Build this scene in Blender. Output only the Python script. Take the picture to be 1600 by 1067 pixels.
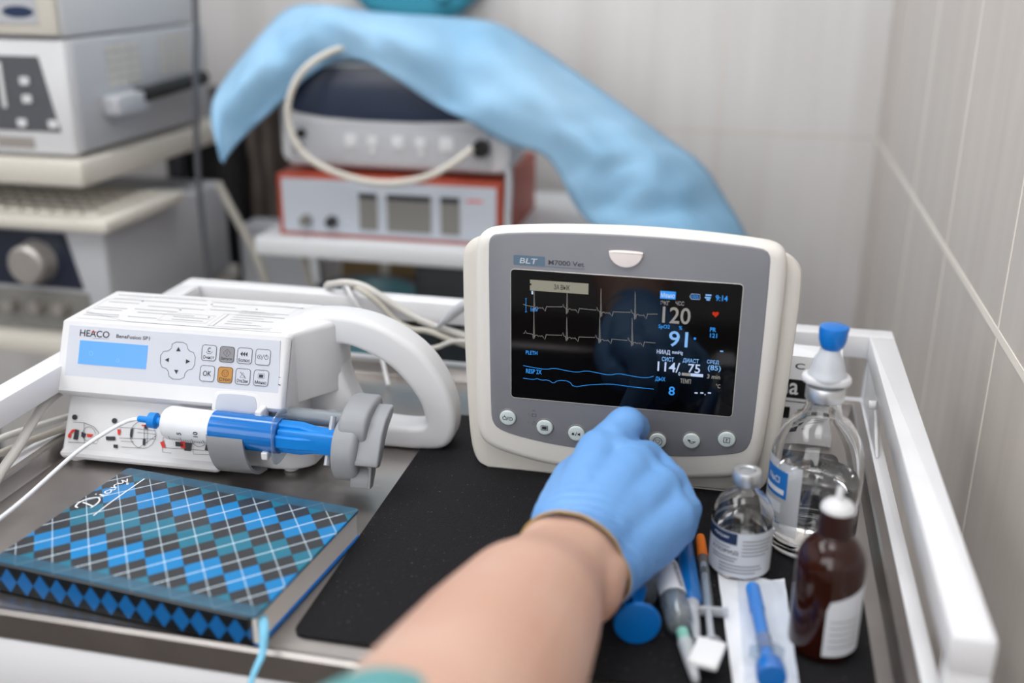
import bpy, bmesh, math, random
from mathutils import Vector, Matrix, noise
random.seed(7)
PI = math.pi
SC = bpy.context.scene
COL = SC.collection
for o in list(bpy.data.objects): bpy.data.objects.remove(o)

# ------------------------------------------------------------------ camera
cf = Vector((-0.2018, 0.9178, -0.3420)).normalized()
cr = Vector((0.9760, 0.2176, 0.0082)).normalized()
cu = cr.cross(cf).normalized(); cr = cf.cross(cu).normalized()
cam_d = bpy.data.cameras.new('camera'); cam = bpy.data.objects.new('camera', cam_d); COL.objects.link(cam)
cam.matrix_world = Matrix(((cr.x, cu.x, -cf.x, 0), (cr.y, cu.y, -cf.y, 0), (cr.z, cu.z, -cf.z, 0.37), (0, 0, 0, 1)))
cam_d.sensor_width = 36; cam_d.lens = 37.37; cam_d.clip_start = 0.02; cam_d.clip_end = 30
cam_d.dof.use_dof = True; cam_d.dof.focus_distance = 0.765; cam_d.dof.aperture_fstop = 2.9
SC.camera = cam
# ------------------------------------------------------------------ light and exposure
SC.view_settings.view_transform = 'Standard'; SC.view_settings.look = 'None'
SC.view_settings.gamma = 1; SC.view_settings.use_curve_mapping = False
SC.view_settings.exposure = -0.20
W = bpy.data.worlds.new('world'); SC.world = W; W.use_nodes = True
W.node_tree.nodes['Background'].inputs[0].default_value = (0.95, 0.97, 1.0, 1)
W.node_tree.nodes['Background'].inputs[1].default_value = 0.5
LAMPS = [((-0.20, 0.05, 1.70), 0.60, 1.20, 7.5), ((-1.45, -0.05, 1.70), 0.60, 1.20, 9.0), ((-0.75, 1.20, 1.70), 1.20, 0.40, 10.0)]  # last panel is added to brighten the walls at the back
for i, (p, sx, sy, e) in enumerate(LAMPS):
    ld = bpy.data.lights.new('ceiling_lamp', 'AREA'); ld.shape = 'RECTANGLE'; ld.size = sx; ld.size_y = sy; ld.energy = e
    ld.color = (0.97, 0.985, 1.0)
    lo = bpy.data.objects.new('ceiling_lamp', ld); lo.location = p; COL.objects.link(lo)

wl = bpy.data.lights.new('window_daylight', 'AREA'); wl.shape = 'RECTANGLE'; wl.size = 1.7; wl.size_y = 1.2; wl.energy = 7.0; wl.color = (0.96, 0.98, 1.0)
wo = bpy.data.objects.new('window_daylight', wl); wo.location = (-0.85, -1.44, 0.80); wo.rotation_euler = (math.pi / 2, 0, 0); COL.objects.link(wo)

# ------------------------------------------------------------------ materials
def lin(c):
    if isinstance(c, str):
        c = [int(c[i:i+2], 16) / 255 for i in (0, 2, 4)]
    return tuple(x / 12.92 if x <= .04045 else ((x + .055) / 1.055) ** 2.4 for x in c) + (1,)
def mat(name, c, rough=.5, metal=0, spec=.5, trans=0, ior=1.45, emis=None, es=1, alpha=1, coat=0, sss=0, bump=None, var=None):
    m = bpy.data.materials.new(name); m.use_nodes = True; nt = m.node_tree; b = nt.nodes['Principled BSDF']
    b.inputs['Base Color'].default_value = lin(c); b.inputs['Roughness'].default_value = rough
    b.inputs['Metallic'].default_value = metal; b.inputs['Specular IOR Level'].default_value = spec
    b.inputs['Transmission Weight'].default_value = trans; b.inputs['IOR'].default_value = ior
    b.inputs['Alpha'].default_value = alpha; b.inputs['Coat Weight'].default_value = coat
    if sss:
        b.inputs['Subsurface Weight'].default_value = sss; b.inputs['Subsurface Radius'].default_value = (.012, .005, .003)
        b.inputs['Subsurface Scale'].default_value = .5
    if emis:
        b.inputs['Emission Color'].default_value = lin(emis); b.inputs['Emission Strength'].default_value = es
    tc = nt.nodes.new('ShaderNodeTexCoord')
    if bump:
        sc_, st = bump
        n = nt.nodes.new('ShaderNodeTexNoise'); n.inputs['Scale'].default_value = sc_; n.inputs['Detail'].default_value = 3
        bp = nt.nodes.new('ShaderNodeBump'); bp.inputs['Strength'].default_value = st; bp.inputs['Distance'].default_value = .002
        nt.links.new(tc.outputs['Object'], n.inputs[0]); nt.links.new(n.outputs[0], bp.inputs['Height'])
        nt.links.new(bp.outputs[0], b.inputs['Normal'])
    if var:
        sc_, c2, lo, hi = var
        n = nt.nodes.new('ShaderNodeTexNoise'); n.inputs['Scale'].default_value = sc_; n.inputs['Detail'].default_value = 4
        r = nt.nodes.new('ShaderNodeValToRGB'); r.color_ramp.elements[0].color = lin(c); r.color_ramp.elements[1].color = lin(c2)
        r.color_ramp.elements[0].position = lo; r.color_ramp.elements[1].position = hi
        nt.links.new(tc.outputs['Object'], n.inputs[0]); nt.links.new(n.outputs[0], r.inputs[0]); nt.links.new(r.outputs[0], b.inputs['Base Color'])
    return m
def film(name, tint, gloss=.12, rough=.1, dens=.15, edge=.28):
    """thin clear plastic: mostly see-through, a little of its own colour, a little gloss"""
    m = bpy.data.materials.new(name); m.use_nodes = True; nt = m.node_tree
    for n in list(nt.nodes): nt.nodes.remove(n)
    out = nt.nodes.new('ShaderNodeOutputMaterial'); t = nt.nodes.new('ShaderNodeBsdfTransparent'); t.inputs[0].default_value = lin(tint)
    d = nt.nodes.new('ShaderNodeBsdfDiffuse'); d.inputs[0].default_value = lin(tint)
    g = nt.nodes.new('ShaderNodeBsdfGlossy'); g.inputs[1].default_value = rough
    m1 = nt.nodes.new('ShaderNodeMixShader'); m1.inputs[0].default_value = dens
    m2 = nt.nodes.new('ShaderNodeMixShader')
    lw = nt.nodes.new('ShaderNodeLayerWeight'); lw.inputs[0].default_value = .35
    mu = nt.nodes.new('ShaderNodeMath'); mu.operation = 'MULTIPLY_ADD'; mu.inputs[1].default_value = edge; mu.inputs[2].default_value = gloss * .4
    nt.links.new(lw.outputs['Facing'], mu.inputs[0]); nt.links.new(mu.outputs[0], m2.inputs[0])
    nt.links.new(t.outputs[0], m1.inputs[1]); nt.links.new(d.outputs[0], m1.inputs[2])
    nt.links.new(m1.outputs[0], m2.inputs[1]); nt.links.new(g.outputs[0], m2.inputs[2]); nt.links.new(m2.outputs[0], out.inputs[0])
    return m

M = {}
M['white'] = mat('white_plastic', 'd8d9dc', .4)
M['white_paint'] = mat('white_paint', 'e4e5e9', .35)
M['ivory'] = mat('ivory_plastic', 'e2dfda', .42)
M['ivory2'] = mat('ivory_plastic_back', 'd9d5ce', .45)
M['grey_panel'] = mat('grey_panel', '83848b', .42)
M['panel_sticker'] = mat('panel_sticker', 'c4c9d4', .55)
M['black_glass'] = mat('black_glass', '050507', .06, spec=.6)
M['black'] = mat('black', '101012', .5)
M['dark'] = mat('dark_plastic', '2b2c30', .5)
M['ink'] = mat('ink', '2c2e36', .6)
M['ink_soft'] = mat('ink_soft', '6d7078', .6)
M['ink_mid'] = mat('ink_mid', '4c4e58', .6)
M['red_ink'] = mat('red_ink', 'd5352a', .6)
M['orange_btn'] = mat('orange_button', 'b8833c', .5)
M['grey_btn'] = mat('grey_button', '85858b', .45)
M['round_btn'] = mat('round_button', 'cfdadb', .3, spec=.6)
M['lamp'] = mat('alarm_lens', 'f2e9e4', .25)
M['badge'] = mat('badge_blue', '60788c', .4)
M['badge_text'] = mat('badge_text', 'c3ccd4', .4)
M['lcd'] = mat('lcd_blue', '2a5f9a', .3, emis='6db4ff', es=.75)
M['lcd_dim'] = mat('lcd_dim', '2a5f9a', .3, emis='90c6ff', es=.9)
def glow(n, c, s=1): M[n] = mat(n, '000000', .5, spec=0, emis=c, es=s)
glow('g_blue', '3fa2ff', 1.0); glow('g_lblue', '8cc2ff', 1.0); glow('g_white', 'c9dcff', 1.0); glow('g_grey', 'a3a09c', .9)
glow('g_red', 'd23a1e', .9); glow('g_banner', 'a9a797', .8)
M['steel'] = mat('brushed_steel', 'a39d98', .30, metal=1, bump=(60, .08))
M['steel_worn'] = mat('steel_tray', 'a39e9b', .36, metal=1, var=(9, 'bab5b1', .4, .7))
M['alu'] = mat('aluminium_cap', 'd6d9dc', .38, metal=.85)
M['grey_metal'] = mat('grey_moulding', '8f9297', .42, spec=.5)
M['clamp_grey'] = mat('clamp_grey', '7f8186', .42)
M['hood_grey'] = mat('hood_grey', 'b4bac6', .45)
M['rod'] = mat('rod_grey', '7d858c', .35, spec=.6)
M['syr_blue'] = mat('syringe_blue', '0080d8', .4, spec=.5)
M['cap_blue'] = mat('cap_blue', '0070c8', .3, spec=.6)
M['syr_body'] = mat('syringe_label_white', 'dfe3e8', .35)
M['tube'] = mat('tube_white', 'e9edf4', .3)
M['cable'] = mat('cable_grey', 'c9c7c3', .45)
M['cable2'] = mat('cable_beige', 'bcb8ae', .5)
M['glass'] = mat('clear_glass', 'ffffff', .02, trans=1, ior=1.45)
M['water'] = mat('water', 'ffffff', .0, trans=1, ior=1.33)
M['amber'] = mat('amber_glass', '34120a', .1, trans=.3, ior=1.45, spec=.6)
M['rubber'] = mat('stopper_grey', '8d9095', .6)
M['label'] = mat('paper_label', 'd5d9e0', .55)
M['label_blue'] = mat('label_blue', '1d6cb8', .5)
M['label_navy'] = mat('label_navy', '1c3152', .5)
M['paper'] = mat('paper_white', 'e9ebef', .6)
M['orange'] = mat('orange_cap', 'e8761a', .35)
M['clear'] = film('clear_plastic', 'e6eef4', .10, .12, .12)
M['frost'] = film('frosted_plastic', 'e4e8ee', .1, .3, .55)
M['blueclear'] = film('blue_clear_plastic', '1088e0', .06, .15, .6)
M['pack'] = film('packet_film', 'f4f7fb', .02, .3, .06, .10)
M['teal'] = mat('teal_hub', '86c4b8', .4)
M['glove'] = mat('nitrile_blue', '6fa3df', .5, sss=.08, bump=(90, .10))
M['scrub'] = mat('scrub_teal', '5f9da0', .9, bump=(300, .3))
M['sheet'] = mat('sheet_blue', '80b0d4', .85, bump=(25, .25), var=(6, '9cc4e2', .3, .7))
M['teal_bag'] = mat('teal_bag', '3c9dbb', .5)
M['eq_grey'] = mat('equipment_grey', 'b6b9bf', .5)
M['eq_white'] = mat('equipment_white', 'd8dade', .45)
M['eq_ivory'] = mat('equipment_ivory', 'd0ccc3', .5)
M['eq_dark'] = mat('equipment_dark', '55575d', .5)
M['eq_navy'] = mat('equipment_navy', '1f2636', .35)
M['eq_navy_glass'] = mat('screen_navy', '323b50', .2)
M['red_case'] = mat('red_case', 'a8452f', .5)
M['case_face'] = mat('case_face', 'b9c0cb', .45)
M['mid_grey'] = mat('mid_grey', '7c7b77', .5)
M['silver_knob'] = mat('silver_knob', 'b0aca8', .35, metal=.6)
M['shelf'] = mat('shelf_white', 'd9dce0', .5)
M['cardboard'] = mat('cardboard', '8a7350', .8)
M['brown_cloth'] = mat('brown_cloth', '5d544e', .9, bump=(30, .5), var=(9, '7b716a', .35, .7))
M['led'] = mat('light_diffuser', 'ffffff', .5, emis='ffffff', es=2.6)

def skin_mat():
    m = mat('skin', 'cfab99', .5, sss=.15, bump=(220, .12), var=(14, 'c49884', .35, .75)); return m
M['skin'] = skin_mat()
M['cuff'] = mat('cuff_rim', 'b99a5c', .4)  # yellow puts the skin-lit edge of the glove into the rim colour

def wall_mat(name, c1, c2, streak_axis):
    m = bpy.data.materials.new(name); m.use_nodes = True; nt = m.node_tree; b = nt.nodes['Principled BSDF']
    b.inputs['Roughness'].default_value = .38
    tc = nt.nodes.new('ShaderNodeTexCoord'); mp = nt.nodes.new('ShaderNodeMapping'); mp.inputs['Scale'].default_value = (14, 14, 1.2)
    n = nt.nodes.new('ShaderNodeTexNoise'); n.inputs['Scale'].default_value = 1.6; n.inputs['Detail'].default_value = 4
    r = nt.nodes.new('ShaderNodeValToRGB'); r.color_ramp.elements[0].color = lin(c1); r.color_ramp.elements[1].color = lin(c2)
    r.color_ramp.elements[0].position = .3; r.color_ramp.elements[1].position = .72
    nt.links.new(tc.outputs['Object'], mp.inputs[0]); nt.links.new(mp.outputs[0], n.inputs[0]); nt.links.new(n.outputs[0], r.inputs[0])
    nt.links.new(r.outputs[0], b.inputs['Base Color'])
    return m
M['tile'] = wall_mat('wall_tile', 'c6beb7', 'd4cdc6', 'z')
M['tile_back'] = wall_mat('wall_tile_back', 'd0cecd', 'dcdbdb', 'z')
M['grout'] = mat('grout', 'ece6dd', .7)
M['floor'] = mat('floor_tile', '463b32', .4, var=(3, '54483d', .3, .7))
M['ceiling'] = mat('ceiling_white', 'e4e4e4', .8)

def mat_rubber():
    m = mat('rubber_mat', '222225', .7, spec=.22); nt = m.node_tree; b = nt.nodes['Principled BSDF']
    tc = nt.nodes.new('ShaderNodeTexCoord'); ch = nt.nodes.new('ShaderNodeTexChecker'); ch.inputs['Scale'].default_value = 480
    n = nt.nodes.new('ShaderNodeTexNoise'); n.inputs['Scale'].default_value = 900; ad = nt.nodes.new('ShaderNodeMath'); ad.operation = 'ADD'
    bp = nt.nodes.new('ShaderNodeBump'); bp.inputs['Strength'].default_value = .9; bp.inputs['Distance'].default_value = .002
    nt.links.new(tc.outputs['Object'], ch.inputs[0]); nt.links.new(tc.outputs['Object'], n.inputs[0])
    nt.links.new(ch.outputs['Fac'], ad.inputs[0]); nt.links.new(n.outputs[0], ad.inputs[1]); nt.links.new(ad.outputs[0], bp.inputs['Height'])
    nt.links.new(bp.outputs[0], b.inputs['Normal'])
    n2 = nt.nodes.new('ShaderNodeTexNoise'); n2.inputs['Scale'].default_value = 420; n2.inputs['Detail'].default_value = 1
    r = nt.nodes.new('ShaderNodeValToRGB'); r.color_ramp.elements[0].position = .70; r.color_ramp.elements[1].position = .78
    r.color_ramp.elements[0].color = lin('1b1a1d'); r.color_ramp.elements[1].color = lin('5d5c60')
    nt.links.new(tc.outputs['Object'], n2.inputs[0]); nt.links.new(n2.outputs[0], r.inputs[0]); nt.links.new(r.outputs[0], b.inputs['Base Color'])
    return m
M['mat'] = mat_rubber()

def math_node(nt, op, a, b=None, c=None):
    n = nt.nodes.new('ShaderNodeMath'); n.operation = op
    for i, v in enumerate((a, b, c)):
        if v is None: continue
        if isinstance(v, (int, float)): n.inputs[i].default_value = v
        else: nt.links.new(v, n.inputs[i])
    return n.outputs[0]
def mix(nt, fac, c1, c2):
    n = nt.nodes.new('ShaderNodeMix'); n.data_type = 'RGBA'
    if isinstance(fac, (int, float)): n.inputs[0].default_value = fac
    else: nt.links.new(fac, n.inputs[0])
    for i, v in ((6, c1), (7, c2)):
        if isinstance(v, tuple): n.inputs[i].default_value = v
        else: nt.links.new(v, n.inputs[i])
    return n.outputs[2]
def argyle_mat():
    m = bpy.data.materials.new('argyle_cover'); m.use_nodes = True; nt = m.node_tree; b = nt.nodes['Principled BSDF']
    b.inputs['Roughness'].default_value = .3; b.inputs['Specular IOR Level'].default_value = .3
    tc = nt.nodes.new('ShaderNodeTexCoord'); sp = nt.nodes.new('ShaderNodeSeparateXYZ'); nt.links.new(tc.outputs['Object'], sp.inputs[0])
    PX, PY_ = .0276, .0325
    X = math_node(nt, 'DIVIDE', math_node(nt, 'ADD', sp.outputs[0], AOX), PX); Y = math_node(nt, 'DIVIDE', math_node(nt, 'ADD', sp.outputs[1], AOY), PY_)
    s = math_node(nt, 'ADD', X, Y); t = math_node(nt, 'SUBTRACT', X, Y)
    # diamonds centred where s and t are both whole numbers: row index = s - t
    fs = math_node(nt, 'ROUND', s); ft = math_node(nt, 'ROUND', t)
    par = math_node(nt, 'MODULO', math_node(nt, 'ABSOLUTE', math_node(nt, 'ADD', fs, ft)), 2.0)    # 0: coloured, 1: dark
    row = math_node(nt, 'DIVIDE', math_node(nt, 'SUBTRACT', fs, ft), 2.0)
    par2 = math_node(nt, 'GREATER_THAN', math_node(nt, 'MODULO', math_node(nt, 'ABSOLUTE', row), 2.0), .5)
    colr = mix(nt, par2, lin('186c86'), lin('0079b8'))
    base = mix(nt, math_node(nt, 'GREATER_THAN', par, .5), colr, lin('2b2e33'))
    ds = math_node(nt, 'ABSOLUTE', math_node(nt, 'SUBTRACT', s, fs)); dt = math_node(nt, 'ABSOLUTE', math_node(nt, 'SUBTRACT', t, ft))
    ln = math_node(nt, 'MULTIPLY', math_node(nt, 'LESS_THAN', dt, .024), .0)
    l1 = math_node(nt, 'LESS_THAN', dt, .024); l2 = math_node(nt, 'LESS_THAN', ds, .018)
    c = mix(nt, math_node(nt, 'MULTIPLY', l1, .75), base, lin('cfe2ee')); c = mix(nt, math_node(nt, 'MULTIPLY', l2, .5), c, lin('cfe2ee'))
    # plastic edge bands
    band = math_node(nt, 'GREATER_THAN', math_node(nt, 'ABSOLUTE', math_node(nt, 'SUBTRACT', sp.outputs[1], .0650)), .0555)
    c = mix(nt, math_node(nt, 'MULTIPLY', band, .88), c, lin('2f566e'))
    nt.links.new(c, b.inputs['Base Color'])
    return m
AOX, AOY = .0094, .0005
M['argyle'] = argyle_mat()
def spine_mat():
    m = bpy.data.materials.new('argyle_spine'); m.use_nodes = True; nt = m.node_tree; b = nt.nodes['Principled BSDF']
    b.inputs['Roughness'].default_value = .3
    tc = nt.nodes.new('ShaderNodeTexCoord'); sp = nt.nodes.new('ShaderNodeSeparateXYZ'); nt.links.new(tc.outputs['Object'], sp.inputs[0])
    X = math_node(nt, 'DIVIDE', sp.outputs[0], .0122); Z = math_node(nt, 'DIVIDE', math_node(nt, 'SUBTRACT', sp.outputs[2], .0098), .0170)
    fx = math_node(nt, 'ABSOLUTE', math_node(nt, 'SUBTRACT', X, math_node(nt, 'ROUND', X))); az = math_node(nt, 'ABSOLUTE', Z)
    d = math_node(nt, 'LESS_THAN', math_node(nt, 'ADD', fx, az), .5)
    c = mix(nt, d, lin('0a141b'), lin('0a5fa0')); nt.links.new(c, b.inputs['Base Color'])
    return m
M['spine'] = spine_mat()
M['pages'] = mat('page_block', 'f6f3ee', .6, bump=(900, .5))
M['dirty_glass'] = M['glass']

# ------------------------------------------------------------------ mesh helpers
class MB:
    def __init__(s): s.v = []; s.f = []; s.mi = []; s.mats = []
    def idx(s, m):
        if m not in s.mats: s.mats.append(m)
        return s.mats.index(m)
    def add(s, vs, fs, m, fn=None):
        k = len(s.v); i = s.idx(m)
        s.v += [tuple(fn(*p)) if fn else tuple(p) for p in vs]
        for f in fs: s.f.append(tuple(k + a for a in f)); s.mi.append(i)
        return s
    def build(s, name, parent=None, ang=38, loc=None, rz=0):
        me = bpy.data.meshes.new(name); me.from_pydata([tuple(p) for p in s.v], [], s.f)
        for m in s.mats: me.materials.append(M[m] if isinstance(m, str) else m)
        me.polygons.foreach_set('material_index', s.mi)
        bm = bmesh.new(); bm.from_mesh(me)
        bmesh.ops.remove_doubles(bm, verts=bm.verts, dist=1e-7)
        closed = [f for f in bm.faces]
        bmesh.ops.recalc_face_normals(bm, faces=closed)
        a = math.radians(ang)
        for e in bm.edges:
            if len(e.link_faces) == 2 and e.calc_face_angle(0) > a: e.smooth = False
        for f in bm.faces: f.smooth = True
        bm.to_mesh(me); bm.free()
        o = bpy.data.objects.new(name, me); COL.objects.link(o)
        if parent: o.parent = parent
        if loc is not None: o.location = loc
        o.rotation_euler.z = rz
        return o
def I3(x, y, z): return (x, y, z)
def chaikin(p, n=2, closed=True):
    for _ in range(n):
        q = []; L = len(p)
        for i in range(L if closed else L - 1):
            a, b = p[i], p[(i + 1) % L]
            q.append(tuple(a[k] * .75 + b[k] * .25 for k in range(len(a)))); q.append(tuple(a[k] * .25 + b[k] * .75 for k in range(len(a))))
        if not closed: q = [p[0]] + q + [p[-1]]
        p = q
    return p
def area(p): return sum(p[i][0] * p[(i + 1) % len(p)][1] - p[(i + 1) % len(p)][0] * p[i][1] for i in range(len(p))) / 2
def offset(p, d):
    """inward offset of a counter-clockwise polygon"""
    q = []; L = len(p)
    for i in range(L):
        a, b, c = Vector(p[i - 1][:2]), Vector(p[i][:2]), Vector(p[(i + 1) % L][:2])
        e1 = (b - a); e2 = (c - b)
        if e1.length < 1e-9: e1 = e2
        if e2.length < 1e-9: e2 = e1
        e1 = e1.normalized(); e2 = e2.normalized()
        n1 = Vector((-e1.y, e1.x)); n2 = Vector((-e2.y, e2.x)); n = n1 + n2
        if n.length < 1e-6: n = n1
        n = n.normalized(); k = min(1 / max(n.dot(n1), .35), 2)
        q.append((b.x + n.x * d * k, b.y + n.y * d * k))
    return q
def slab(mb, poly, n0, n1, m, fn=I3, b=0, seg=3, b0=None, cap0=True):
    """solid from outline in (u,v), from depth n0 (back) to n1 (front), rounded front edge b, back edge b0"""
    if area(poly) < 0: poly = poly[::-1]
    if b0 is None: b0 = b
    rings = []
    if b0 > 0:
        for k in range(seg + 1):
            a = k / seg * PI / 2; rings.append((offset(poly, b0 * (1 - math.sin(a))), n0 + b0 * (1 - math.cos(a))))
    else: rings.append((poly, n0))
    if b > 0:
        for k in range(seg + 1):
            a = k / seg * PI / 2; rings.append((offset(poly, b * (1 - math.cos(a))), n1 - b * (1 - math.sin(a))))
    else: rings.append((poly, n1))
    L = len(poly); vs = []; fs = []
    for r, n in rings: vs += [(x, y, n) for x, y in r]
    for k in range(len(rings) - 1):
        for i in range(L): j = (i + 1) % L; fs.append((k * L + i, k * L + j, (k + 1) * L + j, (k + 1) * L + i))
    if cap0: fs.append(tuple(range(L))[::-1])
    fs.append(tuple((len(rings) - 1) * L + i for i in range(L)))
    return mb.add(vs, fs, m, fn)
def rect(x0, y0, x1, y1, r=0, n=4):
    if r <= 0: return [(x0, y0), (x1, y0), (x1, y1), (x0, y1)]
    p = []
    for cx, cy, a0 in ((x1 - r, y0 + r, -90), (x1 - r, y1 - r, 0), (x0 + r, y1 - r, 90), (x0 + r, y0 + r, 180)):
        for k in range(n + 1):
            a = math.radians(a0 + 90 * k / n); p.append((cx + r * math.cos(a), cy + r * math.sin(a)))
    return p
def circ(cx, cy, r, n=24): return [(cx + r * math.cos(2 * PI * k / n), cy + r * math.sin(2 * PI * k / n)) for k in range(n)]
def box(mb, x0, x1, y0, y1, z0, z1, m, b=.001, fn=I3):
    return slab(mb, rect(x0, y0, x1, y1, b, 3) if b > 0 else rect(x0, y0, x1, y1), z0, z1, m, fn, b=b, seg=2)
def tube(mb, pts, r, m, n=12, fn=I3, smooth=2, cap=True, flat=1):
    """round (or flattened) tube along pts; r number or per-point list"""
    if isinstance(r, (int, float)): r = [r] * len(pts)
    p4 = [tuple(p) + (rr,) for p, rr in zip(pts, r)]
    if smooth: p4 = chaikin(p4, smooth, False)
    P = [Vector(p[:3]) for p in p4]; R = [p[3] for p in p4]
    vs = []; fs = []; up = None
    for i, p in enumerate(P):
        t = (P[min(i + 1, len(P) - 1)] - P[max(i - 1, 0)])
        if t.length < 1e-9: t = Vector((0, 0, 1))
        t = t.normalized()
        if up is None: up = Vector((0, 0, 1)) if abs(t.z) < .9 else Vector((0, 1, 0))
        s = t.cross(up).normalized(); up = s.cross(t).normalized()
        for k in range(n):
            a = 2 * PI * k / n; vs.append(tuple(p + s * math.cos(a) * R[i] + up * math.sin(a) * R[i] * flat))
    for i in range(len(P) - 1):
        for k in range(n): j = (k + 1) % n; fs.append((i * n + k, i * n + j, (i + 1) * n + j, (i + 1) * n + k))
    if cap: fs.append(tuple(range(n))[::-1]); fs.append(tuple((len(P) - 1) * n + k for k in range(n)))
    return mb.add(vs, fs, m, fn)
def lathe(mb, prof, m, n=40, fn=I3, sq=None):
    vs = []; fs = []; rows = []
    for r, z in prof:
        if r < 1e-7: rows.append([len(vs)]); vs.append((0, 0, z))
        else:
            rows.append([len(vs) + k for k in range(n)])
            vs += [(r * math.cos(2 * PI * k / n), r * math.sin(2 * PI * k / n), z) for k in range(n)]
    for a, b in zip(rows, rows[1:]):
        for k in range(n):
            j = (k + 1) % n
            if len(a) == 1 and len(b) == 1: continue
            if len(a) == 1: fs.append((a[0], b[j], b[k]))
            elif len(b) == 1: fs.append((a[k], a[j], b[0]))
            else: fs.append((a[k], a[j], b[j], b[k]))
    return mb.add(vs, fs, m, fn)
def ribbon(mb, pts, w, m, fn=I3, n=0.0, closed=False):
    """flat printed line of width w through 2-D pts"""
    L = len(pts); vs = []; fs = []
    for i in range(L):
        a = Vector(pts[i - 1] if (i or closed) else pts[i]); c = Vector(pts[(i + 1) % L] if (i < L - 1 or closed) else pts[i])
        t = (c - a);
        if t.length < 1e-9: t = Vector((1, 0))
        t = t.normalized(); nn = Vector((-t.y, t.x)) * w / 2; b = Vector(pts[i])
        vs += [(b.x + nn.x, b.y + nn.y, n), (b.x - nn.x, b.y - nn.y, n)]
    for i in range(L if closed else L - 1): j = (i + 1) % L; fs.append((2 * i, 2 * i + 1, 2 * j + 1, 2 * j))
    return mb.add(vs, fs, m, fn)
def patch(mb, poly, m, fn=I3, n=0.0): return mb.add([(x, y, n) for x, y in poly], [tuple(range(len(poly)))], m, fn)
_tc = {}
def text_geo(s):
    if s in _tc: return _tc[s]
    cu_ = bpy.data.curves.new('t', 'FONT'); cu_.body = s; cu_.size = 1; cu_.resolution_u = 3; cu_.fill_mode = 'BOTH'; cu_.offset = .012
    ob = bpy.data.objects.new('t', cu_); COL.objects.link(ob)
    dg = bpy.context.evaluated_depsgraph_get(); me = bpy.data.meshes.new_from_object(ob.evaluated_get(dg))
    vs = [(v.co.x, v.co.y) for v in me.vertices]; fs = [tuple(p.vertices) for p in me.polygons]
    bpy.data.objects.remove(ob); bpy.data.meshes.remove(me); _tc[s] = (vs, fs); return _tc[s]
def text(mb, s, box4, m, fn=I3, n=0.0, italic=0, rot=0):
    vs, fs = text_geo(s)
    if not vs: return mb
    x0 = min(v[0] for v in vs); x1 = max(v[0] for v in vs); y0 = min(v[1] for v in vs); y1 = max(v[1] for v in vs)
    a, b, c, d = box4
    out = []
    for x, y in vs:
        u = a + (x - x0) / (x1 - x0) * (c - a); v = b + (y - y0) / (y1 - y0) * (d - b)
        if italic: u += italic * (v - b)
        if rot:
            cx, cy = (a + c) / 2, (b + d) / 2; du, dv = u - cx, v - cy
            u = cx + du * math.cos(rot) - dv * math.sin(rot); v = cy + du * math.sin(rot) + dv * math.cos(rot)
        out.append((u, v, n))
    return mb.add(out, fs, m, fn)
def plane(y0, z0, deg, x0=0):
    t = math.radians(deg); st, ct = math.sin(t), math.cos(t)
    return lambda u, v, n=0: (x0 + u, y0 + v * st - n * ct, z0 + v * ct + n * st)
def homog(h):
    def f(x, y):
        w = h[2][0] * x + h[2][1] * y + h[2][2]
        return ((h[0][0] * x + h[0][1] * y + h[0][2]) / w, (h[1][0] * x + h[1][1] * y + h[1][2]) / w)
    return f
def thing(name, label, cat, loc=(0, 0, 0), rz=0, group=None):
    o = bpy.data.objects.new(name, None); COL.objects.link(o); o.empty_display_size = .02
    o.location = loc; o.rotation_euler.z = rz; o['label'] = label; o['category'] = cat
    if group: o['group'] = group
    return o
def tag(o, label, cat, group=None):
    o['label'] = label; o['category'] = cat
    if group: o['group'] = group
    return o
def struct(o): o['kind'] = 'structure'; return o
def R(d): return math.radians(d)

# ------------------------------------------------------------------ room
XR, YB, XL, YF, ZF, ZC = .20, 1.80, -2.40, -1.50, -.86, 1.76
mb = MB(); box(mb, XL - .05, XR + .05, YF - .05, YB + .05, ZF - .05, ZF, 'floor', 0); struct(mb.build('floor'))
mb = MB(); box(mb, XL - .05, XR + .05, YF - .05, YB + .05, ZC, ZC + .05, 'ceiling', 0); struct(mb.build('ceiling'))
def wall(name, x0, x1, y0, y1, m):
    mb = MB(); box(mb, x0, x1, y0, y1, ZF, ZC, m, 0); return struct(mb.build(name))
wr = wall('wall_right', XR, XR + .05, YF, YB, 'tile')
wb = wall('wall_back', XL, XR, YB, YB + .05, 'tile_back')
wall('wall_left', XL - .05, XL, YF, YB, 'tile_back')
wall('wall_front', XL, XR, YF - .05, YF, 'tile_back')
g = MB()
for z in (.098, -.50, .70, 1.30): box(g, XR - .0006, XR + .001, YF, YB, z - .0035, z + .0035, 'grout', 0)
for y in (.838, 1.092, 1.346, 1.60, .584, .33): box(g, XR - .0005, XR + .001, y - .0012, y + .0012, ZF, ZC, 'grout', 0)
struct(g.build('trim_1'))['label'] = 'pale grout lines of the right wall'
g = MB()
for z in (.098, -.50, .70, 1.30): box(g, XL, XR, YB - .0006, YB + .001, z - .0015, z + .0015, 'tile', 0)
for x in (-.05, -.45, -.85, -1.25, -1.65): box(g, x - .001, x + .001, YB - .0005, YB + .001, ZF, ZC, 'tile', 0)
struct(g.build('trim_2'))['label'] = 'thin grout lines of the back wall'
mb = MB(); box(mb, -1.72, .02, YF, YF + .02, .18, 1.42, 'led', 0); struct(mb.build('window_1'))
mb = MB()
for x0, x1, z0, z1 in ((-1.78, .08, .12, .18), (-1.78, .08, 1.42, 1.48), (-1.78, -1.72, .18, 1.42), (.02, .08, .18, 1.42), (-.875, -.825, .18, 1.42)): box(mb, x0, x1, YF, YF + .035, z0, z1, 'white_paint', .003)
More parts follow.
